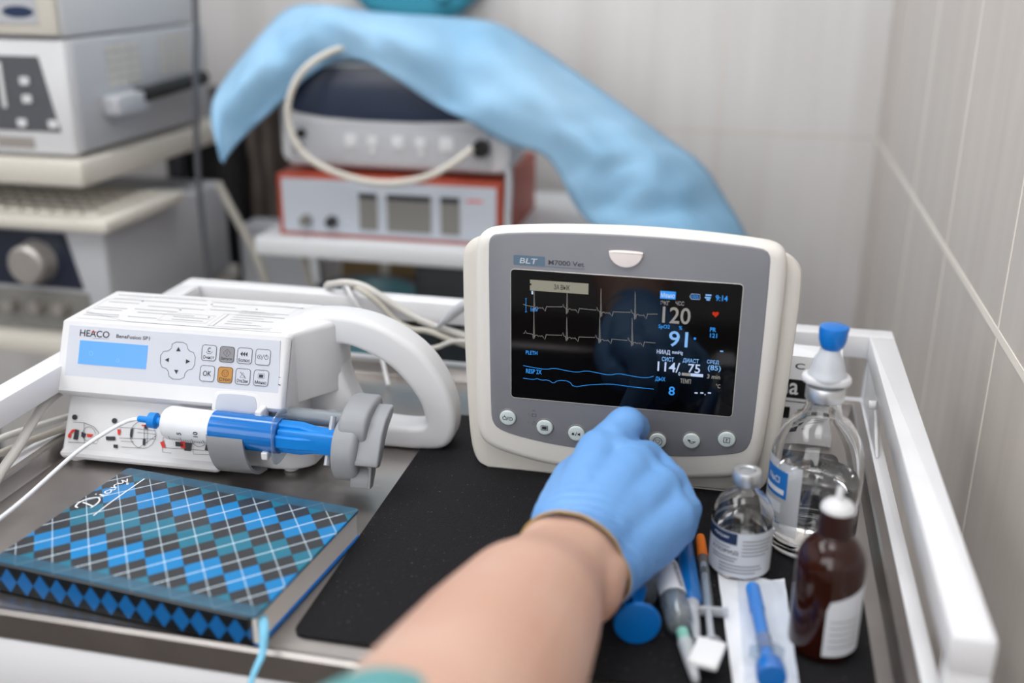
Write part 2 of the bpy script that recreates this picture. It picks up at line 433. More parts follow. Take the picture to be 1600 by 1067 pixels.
mb.build('frame', bpy.data.objects['window_1'])
for i, (p, sx, sy, e) in enumerate(LAMPS):
    t = thing('ceiling_light', ['rectangular ceiling light panel nearer the right wall', 'rectangular ceiling light panel nearer the left wall', 'wide ceiling light panel added near the back wall to brighten the walls'][i], 'light', (p[0], p[1], ZC), 0)
    mb = MB(); box(mb, -sx / 2 - .02, sx / 2 + .02, -sy / 2 - .02, sy / 2 + .02, -.04, 0, 'white_paint', .003); mb.build('frame', t)
    mb = MB(); box(mb, -sx / 2, sx / 2, -sy / 2, sy / 2, -.045, -.0405, 'led', 0); mb.build('diffuser', t)

# ------------------------------------------------------------------ trolley
TR = thing('instrument_trolley', 'white framed medical trolley with recessed steel tray top and guard rail', 'trolley', (0, 0, 0))
TX0, TX1, TY0, TY1 = -.500, .101, .466, .875
mb = MB(); vs = []; fs = []
prof_side = [(0, 0), (.003, .003), (.004, .012), (.011, .012), (.011, .006)]
def pan_ring(d, z, front):
    return [(TX0 - d, TY0 - front, z), (TX1 + d, TY0 - front, z), (TX1 + d, TY1 + d, z), (TX0 - d, TY1 + d, z)]
# floor, side walls with a flat rim on three sides, front lip rolled down
mb.add([(TX0, TY0, 0), (TX1, TY0, 0), (TX1, TY1, 0), (TX0, TY1, 0)], [(0, 1, 2, 3)], 'steel_worn')
for (a, b, n) in (((TX1, TY0), (TX1, TY1), (1, 0)), ((TX1, TY1), (TX0, TY1), (0, 1)), ((TX0, TY1), (TX0, TY0), (-1, 0))):
    P_ = [(0, 0), (.0015, .002), (.0035, .011), (.005, .012), (.0105, .012), (.0105, .004)]
    vs = []
    for d, z in P_:
        ex = d if n[1] else 0; ey = d if n[0] else 0
        ax, ay = a[0] + n[0] * d, a[1] + n[1] * d; bx, by = b[0] + n[0] * d, b[1] + n[1] * d
        if n == (1, 0): by += d
        if n == (0, 1): ax += d; bx -= d
        if n == (-1, 0): ay += d
        vs += [(ax, ay, z), (bx, by, z)]
    mb.add(vs, [(2 * i, 2 * i + 1, 2 * i + 3, 2 * i + 2) for i in range(len(P_) - 1)], 'steel_worn')
fr = [(TY0, 0), (TY0 - .002, -.0006), (TY0 - .0038, -.003), (TY0 - .0042, -.019), (TY0 + .002, -.020)]
vs = []
for y, z in fr: vs += [(TX0 - .01, y, z), (TX1 + .01, y, z)]
mb.add(vs, [(2 * i, 2 * i + 1, 2 * i + 3, 2 * i + 2) for i in range(4)], 'steel_worn')
mb.add([(TX0 - .01, TY0, 0), (TX0, TY0, 0), (TX0, TY0, .012), (TX0 - .01, TY0, .012)], [(0, 1, 2, 3)], 'steel_worn')
mb.add([(TX1, TY0, 0), (TX1 + .0105, TY0, 0), (TX1 + .0105, TY0, .012), (TX1 + .0035, TY0, .012)], [(0, 1, 2, 3)], 'steel_worn')
mb.build('tray', TR, 30)
mb = MB()   # white lower frame under the tray
box(mb, -.515, .122, .4625, .480, -.062, -.0205, 'white_paint', .0015)
box(mb, .112, .122, .462, .89, -.03, .0115, 'white_paint', .0012); box(mb, -.522, -.511, .462, .89, -.03, .0115, 'white_paint', .0012)
box(mb, -.515, .118, .886, .897, -.03, .0115, 'white_paint', .0012)
box(mb, -.51, .11, .47, .885, -.036, -.022, 'white_paint', .001)
mb.build('frame', TR)
RZ0, RZ1 = .052, .072
mb = MB()
box(mb, .112, .1325, .455, .8825, RZ0, RZ1, 'white_paint', .0014)
box(mb, -.5195, -.499, .455, .8825, RZ0, RZ1, 'white_paint', .0014)
box(mb, -.5195, .1325, .883, .903, RZ0, RZ1, 'white_paint', .0014)
mb.build('guard_rail', TR)
for x0, x1, y0, y1 in ((.112, .1325, .4552, .468), (-.5195, -.499, .4552, .468), (.1135, .1315, .886, .901), (-.5185, -.5005, .886, .901)):
    mb = MB(); box(mb, x0, x1, y0, y1, -.80 if y0 > 0 else 0, RZ0, 'white_paint', .0012); mb.build('post', TR)
mb = MB()   # corner gusset plate at the far right corner
mb2 = [(.884, RZ0), (.80, RZ0), (.815, .035), (.775, .012), (.884, .012)]
slab(mb, [(y, z) for y, z in mb2], .114, .1165, 'white_paint', lambda u, v, n: (n, u, v), b=.0005)
slab(mb, circ(.806, .042, .0035, 12), .108, .114, 'white_paint', lambda u, v, n: (n, u, v), b=.001)
mb.build('gusset_plate', TR)
mb = MB(); box(mb, -.50, .115, .47, .885, -.60, -.58, 'steel', .001); mb.build('lower_shelf', TR)
for x in (-.509, .122):
    for y in (.4615, .8935):
        mb = MB(); tube(mb, [(x - .009, y, -.83), (x + .009, y, -.83)], .03, 'dark', 20, smooth=0); mb.build('wheel', TR)

# rubber mat
mb = MB(); slab(mb, rect(-.234, .478, .0915, .800, .008), .0002, .0022, 'mat', b=.0006, seg=1)
tag(mb.build('rubber_mat'), 'black textured rubber mat lying on the steel tray', 'mat')

# ------------------------------------------------------------------ patient monitor
S_ = .9666
MA = R(.59); MO = Vector((-.1527, .6949, .069))
t3 = R(-3)
MON = thing('patient_monitor', 'white and grey patient monitor with black screen showing heart traces', 'monitor', (MO.x, MO.y, .0023), MA)
MP = plane(0, .069 - .0023, -3)
def sc(p): return [(x * S_, y * S_) for x, y in p]
shell = sc([(-.0403, .1025), (-.0375, .111), (-.029, .1185), (-.005, .123), (.04, .1262), (.0815, .127), (.13, .1265), (.165, .1248), (.190, .1205), (.1995, .1125), (.2025, .103), (.2015, .04), (.1975, -.04), (.194, -.060), (.186, -.0690), (.14, -.0712), (.08, -.0715), (0, -.0712), (-.0265, -.0700), (-.0345, -.0625), (-.038, -.035), (-.0400, .03)])
bezel = sc([(-.0277, .107), (-.0262, .1195), (-.0205, .1258), (-.0105, .1290), (.03, .1325), (.0815, .1345), (.13, .1335), (.173, .1305), (.1835, .1282), (.1895, .1225), (.1908, .107), (.1900, .05), (.1880, -.005), (.1865, -.030), (.1835, -.0445), (.175, -.0515), (.15, -.0565), (.1264, -.0598), (.0815, -.0612), (.0295, -.0588), (-.0007, -.0530), (-.0185, -.0475), (-.0265, -.0395), (-.0288, -.0274), (-.0282, .05)])
greyp = sc([(-.0166, .1175), (-.0150, .1235), (-.0105, .1262), (.0201, .1290), (.0523, .1302), (.0839, .1306), (.1151, .1302), (.1458, .1290), (.172, .1272), (.1782, .1240), (.1793, .1160), (.1793, .05), (.1784, -.01), (.1775, -.0195), (.1745, -.0268), (.1682, -.0305), (.145, -.0352), (.1227, -.0378), (.0815, -.0398), (.05, -.0390), (.0226, -.0366), (.0002, -.0325), (-.0105, -.0288), (-.0150, -.0232), (-.0162, -.015), (-.0166, .05)])
mb = MB(); sh_ = chaikin(shell, 2)
if area(sh_) < 0: sh_ = sh_[::-1]
ymin = min(y for x, y in sh_)
def taper(k):   # narrower towards the back on top and sides, flat underneath
    q = offset(sh_, k); m_ = min(y for x, y in q)
    return [(x, y - (m_ - ymin) * max(0, min(1, (.02 - y) / .06))) for x, y in q]
rings = [(.012, -.0115), (.0065, -.0120), (.0030, -.0125), (.0008, -.0142), (0, -.0170), (.0006, -.0200), (.004, -.030), (.014, -.055), (.026, -.078), (.036, -.083)]
vs = []; fs = []; L = len(sh_)
for k, n in rings: vs += [(x, y, n) for x, y in taper(k)]
for k in range(len(rings) - 1):
    for i in range(L): j = (i + 1) % L; fs.append((k * L + i, k * L + j, (k + 1) * L + j, (k + 1) * L + i))
fs.append(tuple(range(L))); fs.append(tuple((len(rings) - 1) * L + i for i in range(L)))
mb.add(vs, fs, 'ivory2', MP); mb.build('back_housing', MON, 30)
mb = MB(); slab(mb, chaikin(bezel, 2), -.0140, .0000, 'ivory', MP, b=.0075, seg=6, b0=.002); mb.build('front_bezel', MON, 30)
mb = MB(); gp = chaikin(greyp, 1)
slab(mb, gp, -.002, .0006, 'grey_panel', MP, b=.0009, seg=3)
mb.build('front_panel', MON)
# rounded hood along the top edge of the grey panel
glass = sc([(-.0004, .1010), (.1627, .1010), (.1622, -.0002), (.0003, -.0002)])
scr = MB(); slab(scr, rect(-.0003 * S_, -.0009 * S_, .1629 * S_, .1012 * S_, .003), .0004, .0011, 'ivory2', MP, b=.0002, seg=1); scr.build('screen_rim', MON)
scr = MB(); slab(scr, rect(0, -.0002, .1624 * S_, .1010 * S_, .0025), .0005, .0014, 'black_glass', MP, b=.0002, seg=1); SCREEN = scr.build('screen', MON)
HM = homog([[0.00045331575, -1.4189545e-06, -0.36149408], [4.447077e-05, -0.00049211973, 0.26885454], [0.00013546516, -0.00024892226, 1]])
def cs(x, y): return HM(800 + x / 4.444, 420 + y / 4.444)
KX, KY = 9.72e-5, 1.11e-4
NS = .0017
def stext(mb, s, x0, y0, x1, y1, m):
    c = cs((x0 + x1) / 2, (y0 + y1) / 2); w = (x1 - x0) * KX / 2; h = (y1 - y0) * KY / 2
    text(mb, s, (c[0] - w, c[1] - h, c[0] + w, c[1] + h), m, MP, NS)
def srect(mb, x0, y0, x1, y1, m, n=None):
    c = cs((x0 + x1) / 2, (y0 + y1) / 2); w = (x1 - x0) * KX / 2; h = (y1 - y0) * KY / 2
    patch(mb, rect(c[0] - w, c[1] - h, c[0] + w, c[1] + h), m, MP, (NS - .0001) if n is None else n)
rd = MB()
srect(rd, 120, 85, 538, 156, 'g_banner'); stext(rd, 'ЗА ВЫК', 292, 106, 405, 140, 'black'); srect(rd, 126, 96, 138, 108, 'black', NS)
stext(rd, 'I', 138, 148, 150, 170, 'g_white'); stext(rd, '1mV', 132, 262, 186, 290, 'g_blue')
ribbon(rd, [cs(94, 200), cs(106, 200), cs(100, 200), cs(100, 292), cs(94, 292), cs(107, 292)], .0003, 'g_blue', MP, NS)
srect(rd, 1030, 152, 1137, 202, 'g_blue'); stext(rd, 'Меню', 1036, 162, 1131, 194, 'g_white')
ribbon(rd, [cs(1236, 186), cs(1246, 168), cs(1305, 172), cs(1305, 207), cs(1246, 204)], .0003, 'g_white', MP, NS, True); stext(rd, '100%', 1248, 177, 1298, 199, 'g_blue')
for x0, y0, x1, y1 in ((1345, 172, 1385, 182), (1340, 190, 1380, 200), (1350, 204, 1375, 214)): srect(rd, x0, y0, x1, y1, 'g_lblue')
stext(rd, '9:14', 1416, 180, 1497, 217, 'g_blue')
stext(rd, 'ЭКГ', 1033, 217, 1095, 244, 'g_grey'); stext(rd, 'ЧСС', 1138, 220, 1196, 248, 'g_grey'); stext(rd, '120', 1046, 264, 1240, 372, 'g_grey')
hx = []
for k in range(24):
    a = 2 * PI * k / 24; x = 16 * math.sin(a) ** 3; y = 13 * math.cos(a) - 5 * math.cos(2 * a) - 2 * math.cos(3 * a) - math.cos(4 * a)
    hx.append(cs(1414 + x * 1.45, 308 - y * 1.4))
patch(rd, hx, 'g_red', MP, NS)
stext(rd, 'SpO2', 1018, 382, 1097, 414, 'g_blue'); stext(rd, '%', 1160, 391, 1182, 416, 'g_blue'); stext(rd, '91', 1090, 430, 1222, 534, 'g_lblue'); srect(rd, 1263, 471, 1278, 485, 'g_blue')
stext(rd, 'PR', 1376, 402, 1417, 430, 'g_blue'); stext(rd, '121', 1376, 443, 1424, 471, 'g_blue'); srect(rd, 1445, 562, 1467, 570, 'g_lblue')
stext(rd, 'НИАД', 1006, 556, 1100, 590, 'g_white'); stext(rd, 'mmHg', 1113, 562, 1188, 592, 'g_white')
stext(rd, 'СИСТ', 1041, 606, 1126, 636, 'g_lblue'); stext(rd, 'ДИАСТ', 1186, 617, 1298, 650, 'g_lblue'); stext(rd, 'СРЕД', 1354, 627, 1437, 657, 'g_lblue')
stext(rd, '114/', 1010, 642, 1168, 708, 'g_white'); stext(rd, '75', 1223, 656, 1308, 716, 'g_white'); srect(rd, 1178, 716, 1240, 736, 'g_grey'); srect(rd, 1240, 722, 1328, 742, 'g_white')
stext(rd, '0', 1156, 710, 1170, 734, 'g_white'); stext(rd, '(85)', 1360, 664, 1450, 708, 'g_lblue'); stext(rd, '3 min', 1355, 728, 1446, 756, 'g_grey')
stext(rd, 'ДЫХ', 995, 743, 1067, 777, 'g_blue'); stext(rd, 'ТЕМП', 1168, 757, 1243, 788, 'g_grey'); stext(rd, '8', 1088, 810, 1132, 871, 'g_blue'); stext(rd, '°C', 1416, 793, 1447, 821, 'g_grey')
for x in (1268, 1308, 1360): srect(rd, x, 850, x + 22, 859, 'g_white')
srect(rd, 1338, 862, 1344, 870, 'g_white')
stext(rd, 'PLETH', 96, 563, 182, 589, 'g_blue'); stext(rd, 'RESP 2X', 96, 690, 213, 722, 'g_blue')
rd.build('screen_readings', SCREEN)
wv = MB()
def beat(x, by, top, dn, nx, nby, first):
    p = [(x - 34, by - 10), (x - 28, by - 30), (x - 20, by - 6), (x - 8, by), (x - 4, by + dn), (x, top), (x + 5, by + dn - 6), (x + 8, by + 8), (x + 20, by + 2)]
    for k in range(5): p.append((x + 24 + k * 8, by + (14 if k % 2 else 6)))
    p += [(x + 62, by + 14), (x + 76, by + 34), (x + 86, by - 2), (x + 92, by + 2)]
    return p
w1 = [(80, 240), (112, 250)]
for x, by, tp in ((157, 255, 140), (385, 268, 140), (620, 290, 130), (857, 306, 152)): w1 += beat(x, by, tp, 40, 0, 0, 0)[(3 if x == 157 else 0):]
w1 += [(1012, 308)]
w2 = [(80, 440), (92, 440), (97, 420), (104, 440), (140, 446)]
for x, by, tp in ((155, 450, 290), (383, 465, 330), (611, 480, 325), (836, 500, 335)): w2 += beat(x, by, tp, 30, 0, 0, 0)[(3 if x == 155 else 0):]
w2 += [(998, 508)]
for w, m in ((w1, 'g_grey'), (w2, 'g_grey')): ribbon(wv, [cs(*p) for p in w], .00030, m, MP, NS)
ple = [(80, 665), (160, 680), (240, 692), (295, 682), (380, 700), (450, 712), (520, 700), (600, 716), (680, 732), (740, 718), (820, 735), (900, 748), (950, 748), (985, 738)]
res = [(80, 752), (150, 762), (180, 754), (200, 766), (255, 764), (290, 790), (320, 766), (400, 772), (430, 815), (520, 800), (600, 795), (690, 792), (780, 805), (860, 815), (985, 828)]
for w in (ple, res): ribbon(wv, [cs(*p) for p in chaikin(w, 1, False)], .00038, 'g_blue', MP, NS)
wv.build('screen_traces', SCREEN)
# badge
bd = MB(); patch(bd, rect(.0018 * S_, .1043 * S_, .0245 * S_, .1116 * S_, .001), 'badge', MP, .0008)
text(bd, 'BLT', (.0062 * S_, .1058 * S_, .0185 * S_, .1098 * S_), 'badge_text', MP, .0009, italic=.2)
text(bd, 'M7000 Vet', (.0270 * S_, .1060 * S_, .0525 * S_, .1096 * S_), 'ink_mid', MP, .0009)
patch(bd, rect(.0245 * S_, .1043 * S_, .0530 * S_, .1047 * S_), 'badge', MP, .0009)
bd.build('brand_badge', MON)
# alarm lamp: half-moon lens
al = MB(); lp = [(.0693, .1192), (.0712, .1199), (.0765, .1203), (.0815, .1204), (.0870, .1203), (.0912, .1200), (.0930, .1193), (.0922, .1155), (.0893, .1110), (.0850, .1083), (.0812, .1079), (.0770, .1086), (.0730, .1115), (.0700, .1155)]
slab(al, sc([(.0815 + .0119 * math.cos(R(a)), .1190 + (.0011 if a < 180 else .0112) * math.sin(R(a))) for a in range(0, 360, 8)]), 0, .0028, 'lamp', MP, b=.0010, seg=3); al.build('alarm_lamp', MON)
# buttons
BT = [(-.0027, -.0177), (.0257, -.0229), (.0499, -.0255), (.0805, -.0268), (.1106, -.0251), (.1351, -.0225), (.1602, -.0186)]
BC = ['power button', 'freeze button', 'alarm silence button', 'button under the fingertip', 'stop button with a triangle sign', 'recorder button with a hand sign', 'button with a page sign']
for i, (u, v) in enumerate(BT):
    u *= S_; v *= S_; r = .0063 * S_
    b_ = MB(); prof = circ(u, v, r, 28); slab(b_, circ(u, v, r + .0008, 28), .0002, .0009, 'mid_grey', MP, b=.0003, seg=1)
    slab(b_, prof, .0005, .0026, 'round_btn', MP, b=.0012, seg=4); bo = b_.build('button', MON)
    ic = MB(); n = .0028; k = r / 10
    def q(pts): return [(u + a * k, v + b * k) for a, b in pts]
    if i == 0:
        ribbon(ic, q(circ(-3.6, 0, 2.2, 14)), .00045, 'ink', MP, n, True); ribbon(ic, q(circ(4, -.4, 2.2, 14)), .00045, 'ink', MP, n, True)
        ribbon(ic, q([(-.9, -2.6), (1.1, 2.6)]), .00045, 'ink', MP, n); ribbon(ic, q([(-3.6, 1.5), (-3.6, 4)]), .00045, 'ink', MP, n); patch(ic, q(circ(4, -.4, .6, 8)), 'ink', MP, n)
    elif i == 1:
        ribbon(ic, q(rect(-4, -3, 4, 3, .6)), .00045, 'ink', MP, n, True); patch(ic, q(rect(-2.8, -2, 2.8, 2)), 'ink', MP, n)
    elif i == 2:
        patch(ic, q([(-5.4, -1.6), (-2.2, -1.6), (-2.8, 1.6), (-4.8, 1.6)]), 'ink', MP, n); ribbon(ic, q([(-1.2, -2.6), (.9, 2.6)]), .00045, 'ink', MP, n)
        patch(ic, q([(1.8, -1), (3, -1), (4.8, -2.2), (4.8, 2.2), (3, 1), (1.8, 1)]), 'ink', MP, n)
    elif i == 4:
        ribbon(ic, q(circ(0, 0, 5.2, 22)), .00045, 'ink', MP, n, True); ribbon(ic, q([(-3.2, 2), (3.2, 2), (0, -3.4)]), .0005, 'ink', MP, n, True)
    elif i == 5:
        patch(ic, q([(-4.5, 2.6), (-1.4, 1.8), (-.6, -.4), (-3.8, .4)]), 'ink', MP, n); ribbon(ic, q([(-2.6, -.8), (-.5, -2.2), (2, -1.8), (4.8, .6), (2.4, -.2), (.6, .2)]), .00045, 'ink', MP, n)
    elif i == 6:
        ribbon(ic, q(rect(-3.4, -3.2, 3.4, 3.2, .4)), .00045, 'ink', MP, n, True); text(ic, '?', (u - 1.2 * k, v - 2.1 * k, u + 1.2 * k, v + 2.2 * k), 'ink', MP, n)
    if ic.v: ic.build('symbol', bo)
ic = MB()
for x, y in ((.0133, -.0132), (.0128, -.0205)):
    patch(ic, circ(x * S_, y * S_, .0009, 12), 'mid_grey', MP, .0008)
ribbon(ic, sc(rect(.0158, -.0152, .0190, -.0130, .0004)), .0003, 'ink', MP, .0008, True)
ribbon(ic, sc([(.0160, -.0218), (.0192, -.0218), (.0176, -.0190)]), .0003, 'ink', MP, .0008, True)
ribbon(ic, sc([(.0160, -.0105), (.0172, -.0098), (.0182, -.0108)]), .0003, 'ink', MP, .0008)
ic.build('status_symbols', MON)

# ------------------------------------------------------------------ syringe pump
PA = R(1.83)
PUMP = thing('syringe_pump', 'white syringe pump with blue display, keypad and loop carrying handle', 'pump', (-.4855, .668, .0002), PA)
XZ = lambda u, v, n: (n, u, v)          # outline in (y,z) pushed along x
YX = lambda u, v, n: (u, n, v)          # outline in (x,z) pushed along y
mb = MB()
up_ = [(.0129, .1035), (.088, .1035), (.088, .040), (.022, .040), (-.0005, .0465), (-.0088, .0520), (-.0098, .0545)]
slab(mb, [(-.0098, .0545), (-.0088, .0518), (-.0020, .0465), (.0200, .040), (.088, .040), (.088, .1035), (.0135, .1035), (.0125, .1030)], -.0185, .1675, 'white', XZ, b=.0045, seg=4)
lowp = [(-.0240, .0065), (-.0225, .0040), (.085, .0040), (.085, .070), (.010, .070), (.0015, .050), (-.0005, .0460), (-.0190, .0105), (-.0235, .0090)]
slab(mb, lowp, -.0125, .1205, 'white', XZ, b=.004, seg=4)
slab(mb, chaikin([(.112, .086), (.112, -.020), (.122, -.021), (.126, -.014), (.134, -.0105), (.168, -.0100), (.181, -.0035), (.187, .006), (.187, .086)], 1), .0040, .0300, 'white', I3, b=.003, seg=3)
box(mb, .112, .166, .016, .085, .024, .055, 'white', .003)
mb.build('housing', PUMP, 32)
for x, y in ((-.002, -.014), (.166, .002), (.0, .07), (.17, .07)):
    mb = MB(); slab(mb, circ(x, y, .0058, 20), 0, .0046, 'white', I3, b=.0006, seg=1); mb.build('foot', PUMP)
# handle loop
outer = [(.148, .098), (.156, .1060), (.1744, .1090), (.1962, .1092), (.2177, .1056), (.2389, .0964), (.26, .0807), (.275, .0579), (.2817, .0374), (.2822, .018), (.2768, .0055), (.2647, .0010), (.2232, .0005), (.185, .0008), (.150, .004), (.146, .05)]
inner = [(.1866, .079), (.1893, .0845), (.1950, .0852), (.2075, .0822), (.2289, .0719), (.244, .057), (.2546, .0416), (.2586, .0271), (.2565, .0215), (.2480, .0195), (.2256, .0200), (.2110, .0225), (.2030, .032), (.1950, .050)]
def ring_by_angle(poly, c, N):
    out = []
    for k in range(N):
        a = 2 * PI * k / N; d = Vector((math.cos(a), math.sin(a))); best = 0
        for i in range(len(poly)):
            p = Vector(poly[i]) - c; e = Vector(poly[(i + 1) % len(poly)]) - c - p
            den = d.x * e.y - d.y * e.x
            if abs(den) < 1e-12: continue
            t = (p.x * e.y - p.y * e.x) / den; s = (p.x * d.y - p.y * d.x) / den
            if t > 0 and -1e-6 <= s <= 1 + 1e-6: best = max(best, t)
        out.append(best)
    return out
c = Vector((.224, .050)); N = 96
ro = ring_by_angle(chaikin(outer, 2), c, N); ri = ring_by_angle(chaikin(inner, 2), c, N)
mb = MB(); vs = []; fs = []; bb = .0055; Y0, Y1 = .050, .078
cross = []
for (sr, sy, a0) in ((1, 0, 0), (1, 1, 1), (0, 1, 2), (0, 0, 3)):
    for k in range(5):
        a = k / 4 * PI / 2
        if (sr, sy) == (1, 0): cross.append(('o', -bb + bb * math.sin(a), Y0 + bb - bb * math.cos(a)))
        if (sr, sy) == (1, 1): cross.append(('o', -bb + bb * math.cos(a), Y1 - bb + bb * math.sin(a)))
        if (sr, sy) == (0, 1): cross.append(('i', bb - bb * math.sin(a), Y1 - bb + bb * math.cos(a)))
        if (sr, sy) == (0, 0): cross.append(('i', bb - bb * math.cos(a), Y0 + bb - bb * math.sin(a)))
K = len(cross)
for k in range(N):
    a = 2 * PI * k / N
    for w, dr, y in cross:
        r = (ro[k] if w == 'o' else ri[k]) + dr; vs.append((c.x + r * math.cos(a), y, c.y + r * math.sin(a)))
for k in range(N):
    j = (k + 1) % N
    for i in range(K): i2 = (i + 1) % K; fs.append((k * K + i, k * K + i2, j * K + i2, j * K + i))
mb.add(vs, fs, 'white')
mb.build('carry_handle', PUMP, 40)
# side blend between housing and handle
mb = MB(); slab(mb, [(.145, .0180), (.1660, .0180), (.176, .033), (.1905, .052), (.1905, .0775), (.145, .0775)], .0470, .1042, 'white', I3, b=.0045, seg=4, b0=.001)
slab(mb, rect(.160, .051, .1925, .0775, .004), .003, .060, 'white', I3, b=.003); mb.build('handle_root', PUMP)
# front panel
PP = plane(0, .0735, 23.34); HP = homog([[0.00055263439, 5.6859801e-05, -0.10056026], [4.1545878e-05, -0.00050595157, 0.28231134], [0.00011459427, 4.441171e-05, 1]])
def c4(x, y): return HP(80 + x / 4.4444, 440 + y / 4.4444)
mb = MB(); po = [(-.0106, .0290), (.1605, .0290), (.1635, -.0110), (.1490, -.0110), (.1130, -.0110), (.1110, -.0205), (-.0103, -.0205)]
slab(mb, [(-.0106, .0290), (-.0106, -.0205), (.1105, -.0205), (.1130, -.0125), (.1165, -.0108), (.1630, -.0108), (.1605, .0290)], .0002, .0012, 'panel_sticker', PP, b=.0003, seg=1)
PANEL = mb.build('keypad_panel', PUMP)
mb = MB(); slab(mb, rect(-.0002, -.0002, .0560, .0178), .0010, .0015, 'lcd', PP, b=0)
for x, y, s in ((285, 500, .0016), (470, 550, .0012)): ribbon(mb, [(c4(x, y)[0] + a, c4(x, y)[1] + b) for a, b in circ(0, 0, s, 12)], .0003, 'lcd_dim', PP, .0017, True)
mb.build('display', PUMP)
pr = MB(); n = .0014
def ptext(mb, s, x0, y0, x1, y1, m, k=1, nn=None, it=0):
    a = c4(x0, y1 + 0); cc = c4((x0 + x1) / 2, (y0 + y1) / 2); w = (x1 - x0) * 1.19e-4 / 2; h = (y1 - y0 - .055 * (x1 - x0)) * 1.16e-4 / 2
    text(mb, s, (cc[0] - w, cc[1] - h, cc[0] + w, cc[1] + h), m, PP, n if nn is None else nn, italic=it)
ptext(pr, 'HEACO', 206, 336, 412, 392, 'ink'); ribbon(pr, [c4(286, 350), c4(322, 352)], .0006, 'red_ink', PP, n + .0001)
ribbon(pr, [c4(290, 396), c4(408, 400)], .0002, 'ink_soft', PP, n)
ptext(pr, 'BeneFusion SP1', 460, 370, 690, 407, 'ink')
cr_ = [(850, 420), (945, 425), (955, 480), (1008, 500), (1000, 605), (940, 620), (925, 682), (825, 676), (818, 610), (762, 592), (767, 490), (838, 480)]
ribbon(pr, chaikin([c4(*p) for p in cr_], 1), .00035, 'ink', PP, n, True)
for tri in ([(890, 455), (905, 487), (873, 485)], [(875, 645), (889, 616), (860, 614)], [(795, 545), (825, 530), (822, 562)], [(971, 556), (942, 540), (940, 572)]): patch(pr, [c4(*p) for p in tri], 'ink', PP, n)
ribbon(pr, [c4(1585, 665), c4(1598, 668)], .0004, 'ink', PP, n); ribbon(pr, [c4(1582, 715), c4(1597, 722)], .0008, 'ink', PP, n)
pr.build('printing', PANEL)
KEYS = [(1103, 497, 'panel_sticker', 'Очист'), (1227, 508, 'grey_btn', 'Запуск'), (1350, 517, 'panel_sticker', 'Болюс'), (1476, 527, 'panel_sticker', ''),
        (1090, 640, 'panel_sticker', 'OK'), (1214, 650, 'orange_btn', 'Стоп'), (1337, 661, 'panel_sticker', 'ОткЗвк'), (1463, 671, 'panel_sticker', 'Меню')]
for i, (x, y, m, lb) in enumerate(KEYS):
    u, v = c4(x, y); kb = MB(); w, h = .0059, .0060
    slab(kb, rect(u - w, v - h, u + w, v + h, .0022), .0010, .0016, m, PP, b=.0003, seg=1)
    ko = kb.build('key', PUMP)
    if m != 'panel_sticker': ko['label'] = {'grey_btn': 'grey start key', 'orange_btn': 'orange stop key'}[m]
    s = MB(); nn = .0018
    ribbon(s, rect(u - w + .0002, v - h + .0002, u + w - .0002, v + h - .0002, .002), .00035, 'ink', PP, nn, True)
    if lb == 'OK': text(s, 'OK', (u - .0033, v - .002, u + .0033, v + .002), 'ink', PP, nn)
    elif lb: text(s, lb, (u - .0045, v - .0046, u + .0045, v - .0020), 'ink', PP, nn)
    if i == 0: text(s, 'C', (u - .0012, v + .0005, u + .0012, v + .0040), 'ink', PP, nn); ribbon(s, [(u - .0024, v + .0008), (u - .001, v - .0006), (u + .0012, v - .0006), (u + .0026, v + .0010)], .0003, 'ink', PP, nn)
    if i == 1: ribbon(s, [(u - .003, v + .001), (u, v + .004), (u + .003, v + .001), (u, v - .0018)], .0003, 'ink', PP, nn, True); ribbon(s, [(u, v - .0002), (u, v + .0025)], .0003, 'ink', PP, nn)
    if i == 2:
        for dx in (-.0026, -.0006, .0014): patch(s, [(u + dx - .001, v + .0012), (u + dx + .0008, v + .0030), (u + dx + .0008, v - .0006)], 'ink', PP, nn)
    if i == 3:
        for dx in (-.0026, .0028): ribbon(s, circ(u + dx, v, .0015, 14), .0003, 'ink', PP, nn, True)
        ribbon(s, [(u - .0008, v - .002), (u + .0008, v + .002)], .0003, 'ink', PP, nn); ribbon(s, [(u + .0028, v + .0002), (u + .0028, v + .0026)], .0003, 'ink', PP, nn); patch(s, circ(u - .0026, v, .0005, 8), 'ink', PP, nn)
    if i == 5: ribbon(s, circ(u, v + .0012, .0026, 18), .0003, 'ink', PP, nn, True); ribbon(s, [(u - .0017, v + .0022), (u + .0017, v + .0022), (u, v - .0006)], .0003, 'ink', PP, nn, True)
    if i == 6: ribbon(s, [(u - .002, v - .0008), (u, v + .0030), (u + .002, v - .0008)], .0004, 'ink', PP, nn, True); ribbon(s, [(u - .0024, v + .0034), (u + .0026, v - .0014)], .0003, 'ink', PP, nn)
    if i == 7: patch(s, rect(u - .0016, v + .0002, u + .0016, v + .0026), 'ink', PP, nn); ribbon(s, rect(u - .0024, v - .0004, u + .0024, v + .0033, .0004), .0002, 'ink', PP, nn, True)
    s.build('symbol', ko)
# clamp recess and its hooded notch below the keypad
mb = MB(); slab(mb, chaikin([(.1115, -.0300), (.1122, -.0145), (.1160, -.0112), (.1455, -.0112), (.1495, -.0145), (.1505, -.0300)], 1), .0004, .0016, 'white', PP, b=.0006, seg=2); slab(mb, chaikin([(.1145, -.0285), (.1150, -.0160), (.1180, -.0132), (.1435, -.0132), (.1465, -.0160), (.1478, -.0285)], 1), .0010, .0022, 'hood_grey', PP, b=.0004, seg=2); mb.build('clamp_hood', PUMP)
